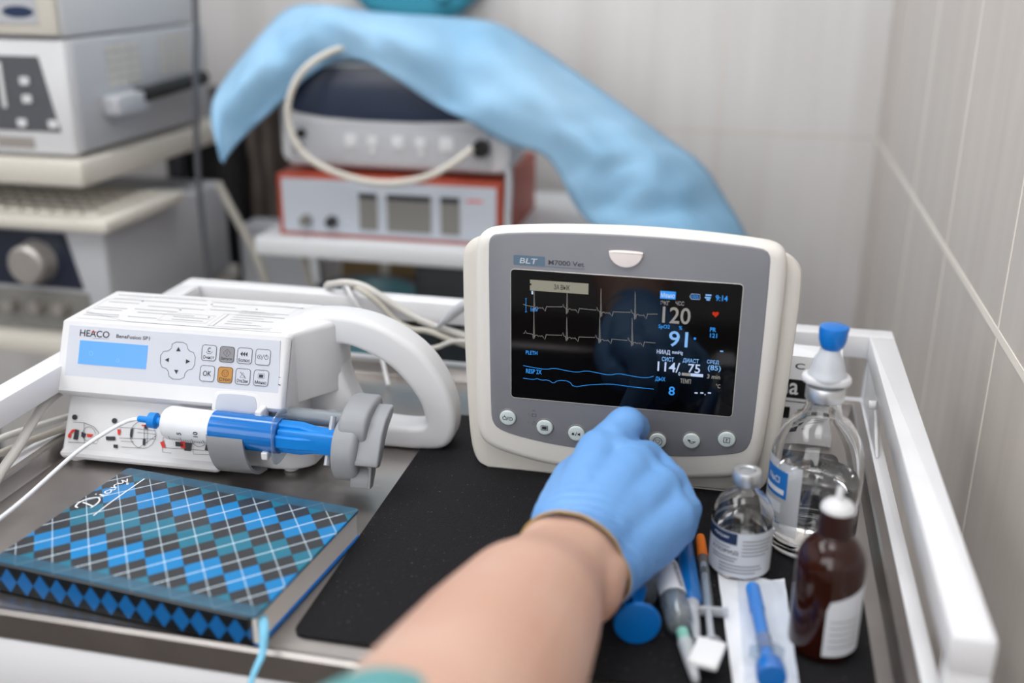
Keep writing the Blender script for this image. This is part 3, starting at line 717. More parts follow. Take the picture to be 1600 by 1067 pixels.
# top label
HT = homog([[0.0033673645, 0.0059323582, -3.4155318], [0.00072122488, -0.009548179, 4.7883769], [-0.00012282733, 0.012190126, 1]])
TP = lambda u, v, n: (u, v, .1035 + n)
mb = MB(); patch(mb, [(-.010, .018), (.158, .018), (.154, .080), (-.010, .080)], 'white', TP, .0003)
ribbon(mb, chaikin([(-.010, .018), (.158, .018), (.1595, .060), (.152, .081), (-.010, .081)], 1), .0003, 'ink_soft', TP, .0004, True)
rows = [(-.008, .078, .070, 1), (.075, .076, .152, 1), (-.006, .068, .075, 1), (.08, .066, .10, 1), (.082, .058, .15, 1), (-.006, .060, .02, 1), (.03, .056, .078, 1), (-.008, .046, .018, 1), (-.008, .041, .016, 1), (.024, .047, .06, 1), (.03, .040, .078, 1), (-.008, .030, .02, 1), (-.008, .026, .022, 1), (.028, .029, .052, 1), (.062, .036, .092, 1), (.064, .030, .090, 1)]
for x0, y, x1, k in rows: ribbon(mb, [(x0, y), (x1, y)], .0007, 'ink_mid', TP, .0004)
for k in range(7): ribbon(mb, [(.108, .060 - k * .0052), (.128 + (k * 37 % 5) * .005, .060 - k * .0052)], .0006, 'ink_mid', TP, .0004)
ribbon(mb, rect(.098, .022, .154, .050), .0003, 'ink', TP, .0004, True); ribbon(mb, [(.102, .050), (.102, .022)], .0005, 'ink', TP, .0004)
ribbon(mb, rect(.054, .026, .094, .044), .0003, 'ink', TP, .0004, True)
for x, y in ((.020, .066), (.078, .070), (.152, .076), (.06, .052), (.09, .040), (.118, .066)): patch(mb, circ(x, y, .0009, 10), 'ink', TP, .0005)
mb.build('instruction_label', PUMP)
# diagrams on the lower wall
WP = plane(-.0194, .0085, 27.8); HW = homog([[0.00057630069, 8.4567058e-05, -0.12782704], [5.143036e-05, -0.00052506532, 0.36504123], [0.0001136021, 0.0001003608, 1]])
def c6(x, y): return HW(x / 4, 600 + y / 4)
mb = MB(); nW = .0016
def L_(pts, w=.0003, m='ink', closed=False): ribbon(mb, [c6(*p) for p in pts], w, m, WP, nW, closed)
def F_(pts, m='ink'): patch(mb, [c6(*p) for p in pts], m, WP, nW + .0001)
def arc(cx, cy, rx, ry, a0, a1, n=12): return [(cx + rx * math.cos(R(a0 + (a1 - a0) * k / n)), cy + ry * math.sin(R(a0 + (a1 - a0) * k / n))) for k in range(n + 1)]
for x, y in ((472, 215), (720, 237)): F_(arc(x, y, 17, 17, 0, 330)); L_([(x, y - 7), (x, y + 7)], .0005, 'white')
L_([(462, 245), (530, 250), (590, 275), (620, 310), (622, 345), (610, 380), (430, 370)]); L_([(530, 250), (532, 375)]); L_(arc(560, 320, 40, 45, 100, 360))
F_([(475, 292), (500, 296), (490, 358), (462, 352)]); F_([(515, 305), (545, 320), (530, 345), (512, 335)]); F_([(430, 325), (455, 292), (490, 290), (450, 318), (448, 345), (430, 342)], 'red_ink'); F_([(548, 318), (590, 322), (575, 340), (550, 338)], 'red_ink')
L_(arc(897, 325, 80, 85, 0, 360, 24)); L_([(700, 275), (820, 282), (975, 300)]); L_([(760, 400), (870, 408), (980, 330)]); L_([(750, 345), (980, 352)]); L_([(760, 365), (840, 368)])
L_([(905, 265), (905, 395)]); L_([(925, 275), (925, 380)]); L_([(860, 310), (975, 322)]); F_([(665, 335), (725, 335), (725, 360), (668, 358)]); F_([(714, 385), (742, 387), (740, 408), (714, 406)])
F_([(738, 290), (760, 292), (754, 325), (742, 325)], 'red_ink'); F_([(890, 262), (962, 268), (960, 276), (890, 270)], 'red_ink'); F_([(820, 290), (838, 285), (830, 345), (818, 340)]); F_([(898, 350), (914, 352), (910, 392), (896, 390)]); F_([(908, 262), (926, 262), (922, 290), (908, 288)])
L_([(1040, 330), (1024, 345), (1018, 432), (1075, 440)]); L_([(1020, 405), (1310, 425), (1320, 360)]); L_([(1030, 340), (1325, 372)]); L_([(1210, 375), (1212, 445), (1310, 450), (1320, 425)])
L_(arc(1250, 350, 45, 50, 20, 160)); F_([(1100, 368), (1150, 372), (1150, 400), (1102, 396)]); F_([(1160, 372), (1202, 376), (1196, 428), (1156, 424)]); F_([(1290, 385), (1312, 388), (1306, 424), (1284, 420)])
F_([(1005, 372), (1028, 362), (1038, 408), (1018, 405)], 'red_ink'); F_([(1132, 362), (1160, 358), (1165, 412), (1134, 408)], 'red_ink'); F_([(1318, 395), (1350, 408), (1322, 420)], 'red_ink')
mb.build('loading_diagrams', PUMP)
# rod, pusher head
mb = MB(); tube(mb, [(.150, .002, .0455), (.226, .002, .0440)], .0062, 'rod', 20, smooth=0); mb.build('drive_rod', PUMP)
ph = MB(); CY, CZ = -.014, .0375
XD = lambda u, v, n: (n, u, v)
slab(ph, [(CY - .005 + .0215 * math.cos(a) * 1.0, CZ - .006 + .0225 * math.sin(a)) for a in [2 * PI * k / 40 for k in range(40)]], .2135, .2320, 'grey_metal', XD, b=.005, seg=4, b0=.0015)
slab(ph, chaikin([(-.032, .045), (-.028, .058), (-.016, .0640), (.012, .0650), (.016, .056), (.014, .033), (-.02, .030)], 1), .216, .237, 'grey_metal', XD, b=.003, seg=3)
# clamp lever and its lower jaw
slab(ph, chaikin([(-.038, .0280), (-.038, .0325), (-.022, .0540), (.004, .0610), (.006, .054), (-.014, .045), (-.030, .0260)], 1), .222, .2480, 'grey_metal', XD, b=.0015)
ph.build('pusher_head', PUMP, 32)
ph = MB(); slab(ph, chaikin([(-.036, .0100), (-.038, .0115), (-.022, .046), (.002, .056), (.006, .050), (-.012, .038), (-.028, .0095)], 1), .2390, .2415, 'clamp_grey', XD, b=.0008)
slab(ph, chaikin([(-.036, .0100), (-.038, .0115), (-.032, .024), (-.024, .020), (-.028, .0095)], 1), .2260, .2400, 'clamp_grey', XD, b=.0008); ph.build('lever_jaw', PUMP, 32)
mb = MB(); tube(mb, [(.2070, -.030, .0225), (.2070, -.0115, .0530)], .0022, 'eq_grey', 10, smooth=0, flat=1.6); mb.build('plunger_clip', PUMP)
# grey barrel clamp: curved plate that hooks over the syringe
mb = MB(); vs = []; fs = []; SY, SZ, SRad = -.0215, .0390, .0125
arcp = [(SY + SRad * math.cos(R(a)), SZ + SRad * math.sin(R(a))) for a in range(135, 250, 12)]
arcp = [(-.0288, .0470)] + [(-.0352, .0400), (-.0372, .0300), (-.0362, .0200), (-.0320, .0115), (-.0250, .0068), (-.016, .0068)]
arcp = chaikin(arcp, 2, False); off = []
for i, (y, z) in enumerate(arcp):
    t = Vector((arcp[min(i + 1, len(arcp) - 1)][0] - arcp[max(i - 1, 0)][0], arcp[min(i + 1, len(arcp) - 1)][1] - arcp[max(i - 1, 0)][1])).normalized(); off.append((y + t.y * .0022 * -1, z + t.x * .0022))
L = len(arcp)
for x0, x1, shx in ((.1150, .1430, .0),):
    for i in range(L):
        y, z = arcp[i]; yo, zo = off[i]; sh = .012 * (i / L)
        vs += [(x0 + sh, y, z), (x1 + sh, y, z), (x1 + sh, yo, zo), (x0 + sh, yo, zo)]
for i in range(L - 1):
    for k in range(4): j = (k + 1) % 4; fs.append((4 * i + k, 4 * i + j, 4 * i + 4 + j, 4 * i + 4 + k))
fs += [(0, 1, 2, 3), (4 * L - 4, 4 * L - 3, 4 * L - 2, 4 * L - 1)]
mb.add(vs, fs, 'clamp_grey'); mb.build('barrel_clamp', PUMP, 50)
mb = MB(); slab(mb, rect(-.034, .0240, -.024, .0300, .001), .1585, .1635, 'white', XD, b=.001); slab(mb, rect(-.020, .040, -.006, .0560, .002), .1495, .1550, 'white', XD, b=.0015); mb.build('flange_slot', PUMP)

# syringe held by the pump
PM = Matrix.Translation((-.4855, .668, .0002)) @ Matrix.Rotation(PA, 4, 'Z')
base = PM @ Vector((.058, SY, .0420))
SYR = thing('infusion_syringe', 'large blue syringe clamped lengthwise in the white pump', 'syringe', base, PA)
SYR.rotation_euler.y = R(1.7); SYR.scale = (1, 1.17, 1.17)
def AX(x, y, z): return (z, y, x)      # lathe axis along local x
mb = MB(); lathe(mb, [(0, -.001), (.0016, -.001), (.0020, 0), (.0022, .008), (.0050, .0085), (.0052, .0140), (.0025, .0150), (.0027, .0225), (0, .0225)], 'syr_blue', 20, AX); mb.build('connector', SYR)
mb = MB(); lathe(mb, [(0, .0205), (.004, .0206), (.0090, .0217), (.0105, .0245), (.0108, .0270), (.0108, .0600), (0, .0600)], 'syr_body', 36, AX)
BARR = mb.build('barrel', SYR)
mb = MB(); lathe(mb, [(.0107, .0600), (.0110, .0602), (.0110, .0680), (0, .0682)], 'syr_blue', 36, AX); lathe(mb, [(.0104, .068), (.0104, .108), (0, .108)], 'syr_blue', 36, AX); mb.build('piston', SYR)
mb = MB(); lathe(mb, [(.0112, .0603), (.0113, .100), (.0113, .1115), (.0108, .1120), (.0106, .1110), (.0106, .0603)], 'blueclear', 36, AX)
slab(mb, chaikin([(-.012, -.0175), (.012, -.0175), (.0135, 0), (.012, .0165), (-.012, .0165), (-.0135, 0)], 2), .1100, .1117, 'clear', XD, b=.0005, seg=1); mb.build('sleeve_and_flange', SYR)
mb = MB()   # cross-ribbed plunger, narrowing towards the thumb plate
for a in (0, 90):
    w = lambda x: .0098 if x < .132 else .0062
    pl = [(.107, -.0098), (.128, -.0098), (.138, -.0080), (.1585, -.0068), (.1585, .0068), (.138, .0080), (.128, .0098), (.107, .0098)]
    f = (lambda u, v, n: (u, n, v)) if a == 0 else (lambda u, v, n: (u, v, n))
    slab(mb, pl, -.0042, .0042, 'syr_blue', f, b=.001, seg=1)
box(mb, .112, .1585, -.0078, .0005, -.0062, .0074, 'syr_blue', .0015)
lathe(mb, [(0, .1575), (.0120, .1575), (.0122, .1585), (.0120, .1598), (0, .1598)], 'syr_blue', 30, AX); mb.build('plunger', SYR)
gm = MB()
def SURF(u, v, n):   # wrap print round the barrel: u along, v angle
    a = v; return (u, -(.0109 + n) * math.cos(a), (.0109 + n) * math.sin(a))
for k in range(17):
    L = .26 if k % 5 == 0 else .14; u = .029 + k * .0018
    ribbon(gm, [(u, -.80), (u, -.80 + L * 1.5)], .0004, 'ink', SURF, .0002)
for s, u in (('5', .0380), ('10', .0510)):
    vs, fs = text_geo(s); x0 = min(v[0] for v in vs); x1 = max(v[0] for v in vs)
    gm.add([(u - (y - .35) * .0050, (x - x0) * .42 - .22, .0002) for x, y in vs], fs, 'ink', SURF)
gm.build('graduation', BARR)

# infusion line running off to the lower left
ln = MB(); P0 = PM @ Vector((.0585, SY, .0420))
tube(ln, [P0, P0 + Vector((-.008, -.003, -.0005)), (-.446, .633, .036), (-.457, .612, .029), (-.460, .582, .023), (-.456, .544, .0225), (-.454, .510, .0232), (-.452, .475, .0232), (-.452, .458, .012), (-.452, .4545, -.02), (-.452, .452, -.10)], .0015, 'tube', 10, smooth=3)
tag(ln.build('infusion_line'), 'thin white infusion line from the pump syringe across the tray edge', 'tube')

# ------------------------------------------------------------------ diary
BK = thing('diary', 'blue and grey argyle diary lying in front of the pump', 'book', (-.4291, .4805, .0002), R(-5.8))
BW, BD, BH = .1835, .1310, .0215
mb = MB(); slab(mb, rect(0, 0, BW, BD, .003), BH - .0022, BH, 'argyle', I3, b=.0007, seg=2)
BCV = mb.build('front_cover', BK)
mb = MB(); slab(mb, rect(0, .002, BW, BD, .003), 0, .0020, 'cap_blue', I3, b=.0006, seg=1); mb.build('back_cover', BK)
mb = MB(); slab(mb, rect(.003, .002, BW - .0012, BD - .002, .001), .0020, BH - .0022, 'pages', I3, b=.0002, seg=1); mb.build('page_block', BK)
mb = MB(); slab(mb, [(.0045, .0003), (-.0002, .0004), (-.0012, .0015), (-.0012, BH - .0018), (.0002, BH - .0008), (.0045, BH - .0008)], .001, BW - .004, 'spine', XZ, b=.0002, seg=1); mb.build('spine', BK)
# handwritten word and its underline
dm = MB()
def dpos(x, y):   # (x,y) in the close-up of the cover
    X0, Y0 = .012, .072
    u = (x - 530) / 360.; v = (y - 700) / 240.
    return (x, y)
cover_pts = {'D1': [(.0120, .0735), (.0140, .0800), (.0165, .0790), (.0185, .0750), (.0205, .0710)], }
DO = Vector((.0090, .0730)); ang = R(88)
def dl(a, b):
    return (DO.x + (a * math.cos(ang) - b * math.sin(ang)) * .001, DO.y + (a * math.sin(ang) + b * math.cos(ang)) * .001)
strokes = [([(3.5, 4.5), (3, 0), (2, -5)], .0012), ([(-2.5, 2.5), (-2.5, 5), (2, 7), (8, 5.5), (12, 1.5), (11, -3), (6, -5.8), (0, -5.6)], .0011),
           ([(14, -3), (15, 1), (15.6, 2), (15.2, -2), (17, -4)], .0009),
           ([(22, 0), (19, 1.4), (17.6, -1), (19, -3.6), (22, -2), (23, 1), (22.6, -3), (25, -3)], .0009),
           ([(25, 1.6), (26, -3), (26.4, 0), (28.5, 1.8), (30, 1)], .0009),
           ([(31, 2), (31.2, -1), (33, -2), (35, 1), (35.5, 2.6), (35, -2), (33, -6), (31, -6.5), (34, -4), (38, -.5)], .0009),
           ([(-7, -14.5), (8, -12.8), (24, -12.2), (42, -11.6)], .0009)]
for st, w in strokes: ribbon(dm, [dl(a * 1.12, b) for a, b in chaikin(st, 2, False)], w, 'paper', I3, BH + .0002)
patch(dm, [dl(15.6, 4.4), dl(16.6, 5.0), dl(17.2, 4.2), dl(16.2, 3.6)], 'paper', I3, BH + .0002)
dm.build('cover_lettering', BCV)
mb = MB(); tube(mb, [(BW - .003, .010, BH - .006), (BW + .002, .0045, BH - .0045), (BW + .0058, -.002, .0120), (BW + .0075, -.0075, .0032), (BW + .0085, -.018, .0010), (BW + .0080, -.0265, -.010), (BW + .0020, -.0290, -.022)], [.0022, .0026, .0026, .0020, .0017, .0015, .0008], mat('ribbon_blue', '78bede', .6), 10, flat=.35, smooth=2)
mb.build('ribbon_bookmark', BK)

# ------------------------------------------------------------------ bottles and vials
def inner_wall(prof, t):
    return [(max(r - t, .0003), z) for r, z in prof]
# large infusion bottle
BT_ = thing('infusion_bottle', 'large clear glass infusion bottle with blue topped white cap', 'bottle', (.0605, .652, .0024))
pr_o = [(0, .0010), (.020, .0), (.0265, .0006), (.0292, .0040), (.0298, .012), (.0299, .052), (.0297, .060), (.0288, .067), (.0268, .0745), (.0230, .0825), (.0180, .0890), (.0135, .0935), (.0115, .0975), (.0108, .1010), (.0108, .1050), (.0112, .1060)]
pr_i = [(.0090, .1060), (.0088, .100), (.0100, .0965), (.0122, .0915), (.0172, .0868), (.0220, .0808), (.0255, .0735), (.0274, .0665), (.0281, .060), (.0283, .052), (.0282, .012), (.0270, .0060), (.0240, .0040), (0, .0042)]
mb = MB(); lathe(mb, pr_o + pr_i, 'glass', 64); mb.build('glass_body', BT_, 60)
mb = MB(); lathe(mb, [(0, .0044), (.0238, .0042), (.0266, .0062), (.0279, .0122), (.0280, .0500), (.0276, .0496), (0, .0494)], 'water', 64); mb.build('liquid', BT_, 60)
mb = MB(); lathe(mb, [(.0110, .1035), (.0118, .1038), (.0122, .1046), (.0122, .1120), (.0118, .1130), (.0070, .1134), (0, .1134)], 'alu', 40); mb.build('crimp_ring', BT_)
mb = MB(); lathe(mb, [(0, .1135), (.0085, .1136), (.0115, .1170), (.0125, .1195), (.0122, .1212), (.0112, .1225), (.0104, .1255), (.0090, .1310), (.0066, .1350), (.0060, .1378), (0, .1378)], 'frost', 40); mb.build('spike_cap', BT_)
mb = MB(); slab(mb, chaikin([(-.0165, 0), (-.012, -.009), (0, -.0125), (.013, -.009), (.0160, 0), (.011, .010), (0, .0125), (-.012, .009)], 2), .1150, .1205, 'white', I3, b=.002); mb.build('flange', BT_)
mb = MB(); lathe(mb, [(0, .1368), (.0052, .1372), (.0074, .1400), (.0086, .1440), (.0090, .1500), (.0086, .1524), (.0060, .1534), (0, .1536)], 'cap_blue', 32, lambda x, y, z: (x + .0008, y, z)); box(mb, .0035, .0100, -.002, .002, .1495, .1530, 'cap_blue', .001); mb.build('blue_cap', BT_)
lb = MB()
def wrap(cx, rr): return lambda u, v, n: (rr * math.sin(u) + n * math.sin(u), -(rr + n) * math.cos(u), v)
WB = wrap(0, .03005); TH = 0
def wpatch(mb, a0, a1, z0, z1, m, fn, n=0.0, N=16):
    vs = []; fs = []
    for k in range(N + 1): a = a0 + (a1 - a0) * k / N; vs += [(a, z0, n), (a, z1, n)]
    for k in range(N): fs.append((2 * k, 2 * k + 2, 2 * k + 3, 2 * k + 1))
    mb.add(vs, fs, m, fn)
wpatch(lb, R(-100), R(-20), .016, .066, 'frost', WB); wpatch(lb, R(-82), R(-38), .041, .0600, 'label_blue', WB, .0002); wpatch(lb, R(-80), R(-42), .0435, .0470, 'label', WB, .0003)
wpatch(lb, R(-78), R(-45), .030, .0375, 'g_none' if 'g_none' in M else 'label', WB, .0002)
text(lb, 'NaCl', (R(-72), .0505, R(-50), .0550), 'label', WB, .0004)
for k in range(3): wpatch(lb, R(-76), R(-44 - 6 * k), .0225 + k * .003, .0232 + k * .003, 'label_blue', WB, .0002)
lb.build('label', BT_)
# small labelled vial
VL = thing('medicine_vial', 'small clear glass vial with printed white label and silver cap', 'vial', (.0160, .6085, .0024))
po = [(0, .0008), (.014, 0), (.0175, .001), (.0190, .0040), (.0192, .010), (.0191, .037), (.0182, .0430), (.0158, .0485), (.0112, .0535), (.0078, .0565), (.0070, .0590), (.0070, .0625)]
pi_ = [(.0055, .0625), (.0055, .0585), (.0066, .0558), (.0100, .0525), (.0145, .0475), (.0168, .0425), (.0178, .037), (.0179, .010), (.0172, .005), (.014, .0030), (0, .0035)]
mb = MB(); lathe(mb, po + pi_, 'glass', 56); mb.build('glass_body', VL, 60)
mb = MB(); lathe(mb, [(0, .0038), (.0138, .0034), (.0168, .0054), (.0176, .0105), (.0176, .0335), (0, .0333)], 'water', 48); mb.build('liquid', VL, 60)
mb = MB(); lathe(mb, [(.0072, .0600), (.0080, .0603), (.0087, .0612), (.0088, .0680), (.0083, .0694), (.0056, .0697), (.0050, .0690)], 'alu', 36); lathe(mb, [(.0049, .0686), (.0020, .0692), (0, .0692)], 'rubber', 30); mb.build('crimp_cap', VL)
lb = MB(); WV = wrap(0, .01930)
wpatch(lb, R(-165), R(120), .0040, .0350, 'label', WV, 0, 48)
wpatch(lb, R(-85), R(-8), .0265, .0345, 'label_navy', WV, .0001)
text(lb, 'Натрия', (R(-58), .0295, R(-24), .0322), 'label', WV, .0002)
text(lb, 'КЛОРИД', (R(-60), .0195, R(-4), .0225), 'ink', WV, .0002)
for z, a0, a1 in ((.0240, -60, -20), (.0168, -60, -6), (.0148, -60, -10), (.0295, 2, 62), (.0270, 2, 60), (.0245, 2, 56), (.0220, 2, 60), (.0195, 2, 50), (.0118, -40, 40), (.0095, -40, 44), (.0072, -40, 30)):
    wpatch(lb, R(a0), R(a1), z, z + .0006, 'ink_soft', WV, .0002)
lb.build('label', VL)
# brown bottle
BR = thing('brown_bottle', 'brown glass bottle with white dropper tip near the right rail', 'bottle', (.0635, .5355, .0024))
po = [(0, .0006), (.015, 0), (.0178, .0012), (.0188, .0050), (.0189, .052), (.0184, .0580), (.0165, .0635), (.0135, .0680), (.0108, .0708), (.0090, .0722), (.0088, .0745)]
pi_ = [(.0072, .0745), (.0075, .072), (.0120, .0675), (.0150, .0625), (.0170, .0575), (.0176, .052), (.0176, .0060), (.0165, .0032), (0, .0030)]
mb = MB(); lathe(mb, po + pi_, 'amber', 56); mb.build('glass_body', BR, 60)
mb = MB(); lathe(mb, [(0, .0732), (.0093, .0732), (.0095, .074), (.0090, .0870), (0, .0872)], mat('brown_stopper', '2e1512', .35), 36); mb.build('neck_band', BR)
mb = MB(); lathe(mb, [(0, .0868), (.0082, .0868), (.0092, .0876), (.0088, .0896), (.0072, .0916), (.0040, .0928), (.0022, .0938), (.0018, .0995), (.0012, .1010), (0, .1012)], 'white', 32); mb.build('dropper_cap', BR)
lb = MB(); WR = wrap(0, .0190)
vs = []; fs = []
for k in range(25):
    a = R(-4 + 120 * k / 24); zt = .040 + .012 * (k / 24) if k else .035
    vs += [(a, .006, 0), (a, zt, 0)]
for k in range(24): fs.append((2 * k, 2 * k + 2, 2 * k + 3, 2 * k + 1))
lb.add(vs, fs, 'label', WR)
for z in (.012, .016, .020, .024, .028): wpatch(lb, R(4), R(60), z, z + .0006, 'ink_soft', WR, .0002)
lb.build('label', BR)
# carton behind the bottles
CT = thing('medicine_carton', 'white medicine carton with black printing behind the monitor edge', 'box', (.0500, .8150, .0024), R(-4))
mb = MB(); box(mb, -.012, .036, 0, .028, 0, .0720, 'paper', .0006); mb.build('carton', CT)
mb = MB(); FP = lambda u, v, n: (u, -.0002 - n, v)
text(mb, 'E C', (-.008, .0610, .008, .0660), 'ink', FP); patch(mb, rect(-.012, .0360, .036, .0520), 'black', FP, 0)
text(mb, 'na', (-.010, .0390, .005, .0490), 'paper', FP, .0002); ribbon(mb, [(-.010, .0330), (.030, .0330)], .0008, 'ink', FP)
patch(mb, rect(-.011, .0180, .000, .0280), 'black', FP, 0); ribbon(mb, [(.006, .026), (.032, .026)], .001, 'ink', FP); ribbon(mb, [(.006, .021), (.028, .021)], .001, 'ink', FP)
for k in range(9): ribbon(mb, [(.036, .034 + k * .0034), (.036, .034)], .0, 'ink', FP)
SP2 = lambda u, v, n: (.0362, u, v)
for k in range(8): patch(mb, rect(.004, .0360 + k * .0036, .022, .0376 + k * .0036), 'ink', SP2)
mb.build('printing', CT)

# ------------------------------------------------------------------ loose syringes on the mat
def syr_frame(x0, y0, x1, y1, z0, z1=None):
    a = math.atan2(y1 - y0, x1 - x0); return a
def lay(name, label, cat, head, tail, z, group=None, zt=None):
    """thing whose local x runs from tail (near) to head (far), lying on the mat"""
    d = Vector((head[0] - tail[0], head[1] - tail[1])); t = thing(name, label, cat, (tail[0], tail[1], z), math.atan2(d.y, d.x), group)
    return t, d.length
ZM = .0024
# 1: big syringe, mostly under the hand, with a blue thumb disc towards the viewer
t, L = lay('syringe', 'syringe with round blue thumb disc, leftmost, reaching out below the hand', 'syringe', (-.0600, .6100), (-.0390, .5130), ZM + .0135)
mb = MB(); lathe(mb, [(.0128, .036), (.0128, .095), (.0120, .095), (.0120, .036)], 'clear', 36, AX)
slab(mb, chaikin([(-.0158, -.011), (-.004, -.0133), (.004, -.0133), (.0158, -.011), (.0158, .011), (.004, .0133), (-.004, .0133), (-.0158, .011)], 1), .034, .0358, 'clear', XD, b=.0004, seg=1); mb.build('barrel', t)
mb = MB()
for f in ((lambda u, v, n: (u, n, v)), (lambda u, v, n: (u, v, n))): slab(mb, [(.002, -.0045), (.018, -.005), (.036, -.0095), (.080, -.0095), (.080, .0095), (.036, .0095), (.018, .005), (.002, .0045)], -.001, .001, 'syr_blue', f, b=.0003, seg=1)
lathe(mb, [(0, .078), (.0112, .078), (.0112, .088), (0, .090)], 'syr_blue', 30, AX)
lathe(mb, [(0, -.0010), (.0128, -.0008), (.0134, .0006), (.0130, .0018), (0, .0020)], 'cap_blue', 40, AX); mb.build('plunger', t)
# 2: syringe with a white handwritten label
t, L = lay('syringe', 'clear syringe with handwritten white label and green needle hub', 'syringe', (-.0335, .6000), (-.0095, .5000), ZM + .0085)
mb = MB(); lathe(mb, [(0, .018), (.0020, .018), (.0022, .022), (.0060, .0235), (.0082, .0265), (.0084, .098), (.0076, .098), (.0076, .028), (0, .026)], 'clear', 32, AX); mb.build('barrel', t)
mb = MB(); vs = []; fs = []
WS = lambda u, v, n: (u, -(.0088 + n) * math.sin(v), (.0088 + n) * math.cos(v))
lbm = MB()
for k in range(17): a = R(-70 + 150 * k / 16); vs += [(.056, a, 0), (.090, a, 0)]
for k in range(16): fs.append((2 * k, 2 * k + 2, 2 * k + 3, 2 * k + 1))
lbm.add([(u - .006, v, n) for u, v, n in vs], fs, 'paper', WS)
for a0 in (.25,):
    vv, ff = text_geo('Кетамин'); x0 = min(v[0] for v in vv); x1 = max(v[0] for v in vv)
    lbm.add([(.080 - (x - x0) / (x1 - x0) * .026, .62 - y * .55 + .1, .0001) for x, y in vv], ff, 'ink', WS)
lbm.build('label', t)
mb = MB(); lathe(mb, [(0, .030), (.0073, .030), (.0073, .036), (0, .036)], 'mid_grey', 28, AX); lathe(mb, [(0, .036), (.004, .036), (.004, .100), (0, .100)], 'frost', 20, AX); mb.build('piston', t)
mb = MB(); lathe(mb, [(0, .006), (.0030, .006), (.0036, .010), (.0036, .019), (0, .019)], 'teal', 20, AX); mb.build('needle_hub', t)
mb = MB(); lathe(mb, [(0, -.024), (.0022, -.0235), (.0034, -.0100), (.0042, .004), (.0044, .009), (0, .009)], 'frost', 20, AX); mb.build('needle_cap', t)
# 3: blue capped syringe
t, L = lay('syringe', 'blue syringe with translucent collar between the labelled and orange capped ones', 'syringe', (-.0215, .6260), (-.0060, .5200), ZM + .0070)
mb = MB(); lathe(mb, [(0, .030), (.0045, .030), (.0062, .033), (.0062, .106), (.0056, .106), (.0056, .034)], 'blueclear', 28, AX); mb.build('barrel', t)
mb = MB(); lathe(mb, [(0, .034), (.0054, .034), (.0054, .050), (.0030, .052), (.0046, .060), (.0046, .085), (.0054, .088), (.0054, .104), (0, .106)], 'syr_blue', 28, AX); mb.build('plunger', t)
mb = MB(); lathe(mb, [(0, -.006), (.0020, -.006), (.0030, .010), (.0034, .022), (.0045, .024), (.0045, .031), (0, .031)], 'frost', 22, AX); mb.build('needle_cap', t)
mb = MB(); slab(mb, chaikin([(-.0065, -.0065), (.011, -.0065), (.0125, 0), (.011, .0065), (-.0065, .0065)], 1), .103, .108, 'clear', XD, b=.0008); mb.build('collar', t)
# 4: insulin syringe with an orange cap
t, L = lay('insulin_syringe', 'thin insulin syringe with orange cap pointing to the monitor', 'syringe', (-.0098, .6340), (.0030, .5150), ZM + .0050)
mb = MB(); lathe(mb, [(0, .0920), (.0034, .0920), (.0036, .094), (.0032, .114), (.0028, .1180), (0, .1192)], 'orange', 24, AX); mb.build('needle_cap', t)
mb = MB(); lathe(mb, [(0, .034), (.0034, .034), (.0034, .092), (0, .092)], 'clear', 24, AX); box(mb, .031, .034, -.0115, .0115, -.0030, .0030, 'frost', .001); mb.build('barrel', t)
mb = MB(); tube(mb, [(.004, 0, 0), (.085, 0, 0)], .0020, 'frost', 14, smooth=0); lathe(mb, [(0, .072), (.0032, .072), (.0032, .077), (0, .077)], 'dark', 20, AX); lathe(mb, [(0, 0), (.0055, 0), (.0057, .0012), (0, .0022)], 'frost', 24, AX); mb.build('plunger', t)
# white folded tag on top of the needle caps
CX, CY_ = .0005, .4975
tg = MB(); slab(tg, rect(-.0075, -.0125, .0085, .0115, .0015), 0, .0035, 'paper', I3, b=.001)
tag(tg.build('label_pad', loc=(CX, CY_, .0122), rz=R(-11)), 'small blank white square pad lying across the needle caps', 'pad')
# sterile packet
PK = thing('sterile_packet', 'opened white sterile paper packet in front of the labelled vial', 'packet', (0, 0, ZM))
mb = MB()
def sheet_grid(pts4, nx, ny, m, zf, mb):
    vs = []; fs = []
    for j in range(ny + 1):
        for i in range(nx + 1):
            u, v = i / nx, j / ny
            x = (pts4[0][0] * (1 - u) + pts4[1][0] * u) * (1 - v) + (pts4[3][0] * (1 - u) + pts4[2][0] * u) * v
            y = (pts4[0][1] * (1 - u) + pts4[1][1] * u) * (1 - v) + (pts4[3][1] * (1 - u) + pts4[2][1] * u) * v
            vs.append((x, y, zf(u, v)))
    n = len(vs)
    if m != 'pack': vs += [(x, y, z - .0003) for x, y, z in vs]
    for j in range(ny):
        for i in range(nx):
            a = j * (nx + 1) + i; q_ = (a, a + 1, a + nx + 2, a + nx + 1); fs.append(q_)
            if m != 'pack': fs.append(tuple(k + n for k in q_)[::-1])
    mb.add(vs, fs, m)
q4 = [(.0160, .4850), (.0500, .4850), (.0440, .5945), (.0030, .5985)]
sheet_grid(q4, 16, 24, 'paper', lambda u, v: .0008 + .0016 * (noise.noise(Vector((u * 5, v * 9, 1))) + .6) + .004 * max(0, u - .82) * 4, mb)
mb.build('paper_backing', PK)
mb = MB(); q4b = [(.0215, .4850), (.0510, .4850), (.0440, .5925), (.0150, .5905)]
sheet_grid(q4b, 16, 24, 'pack', lambda u, v: .0040 + .0140 * math.sin(PI * min(1, max(0, u))) * min(1, (1 - v) * 5) + .001 * noise.noise(Vector((u * 9, v * 12, 3))), mb)
mb.build('clear_film', PK)
t, L = lay('syringe', 'blue plunger syringe wrapped inside the opened sterile packet', 'syringe', (.0245, .5720), (.0352, .4880), ZM + .0092)
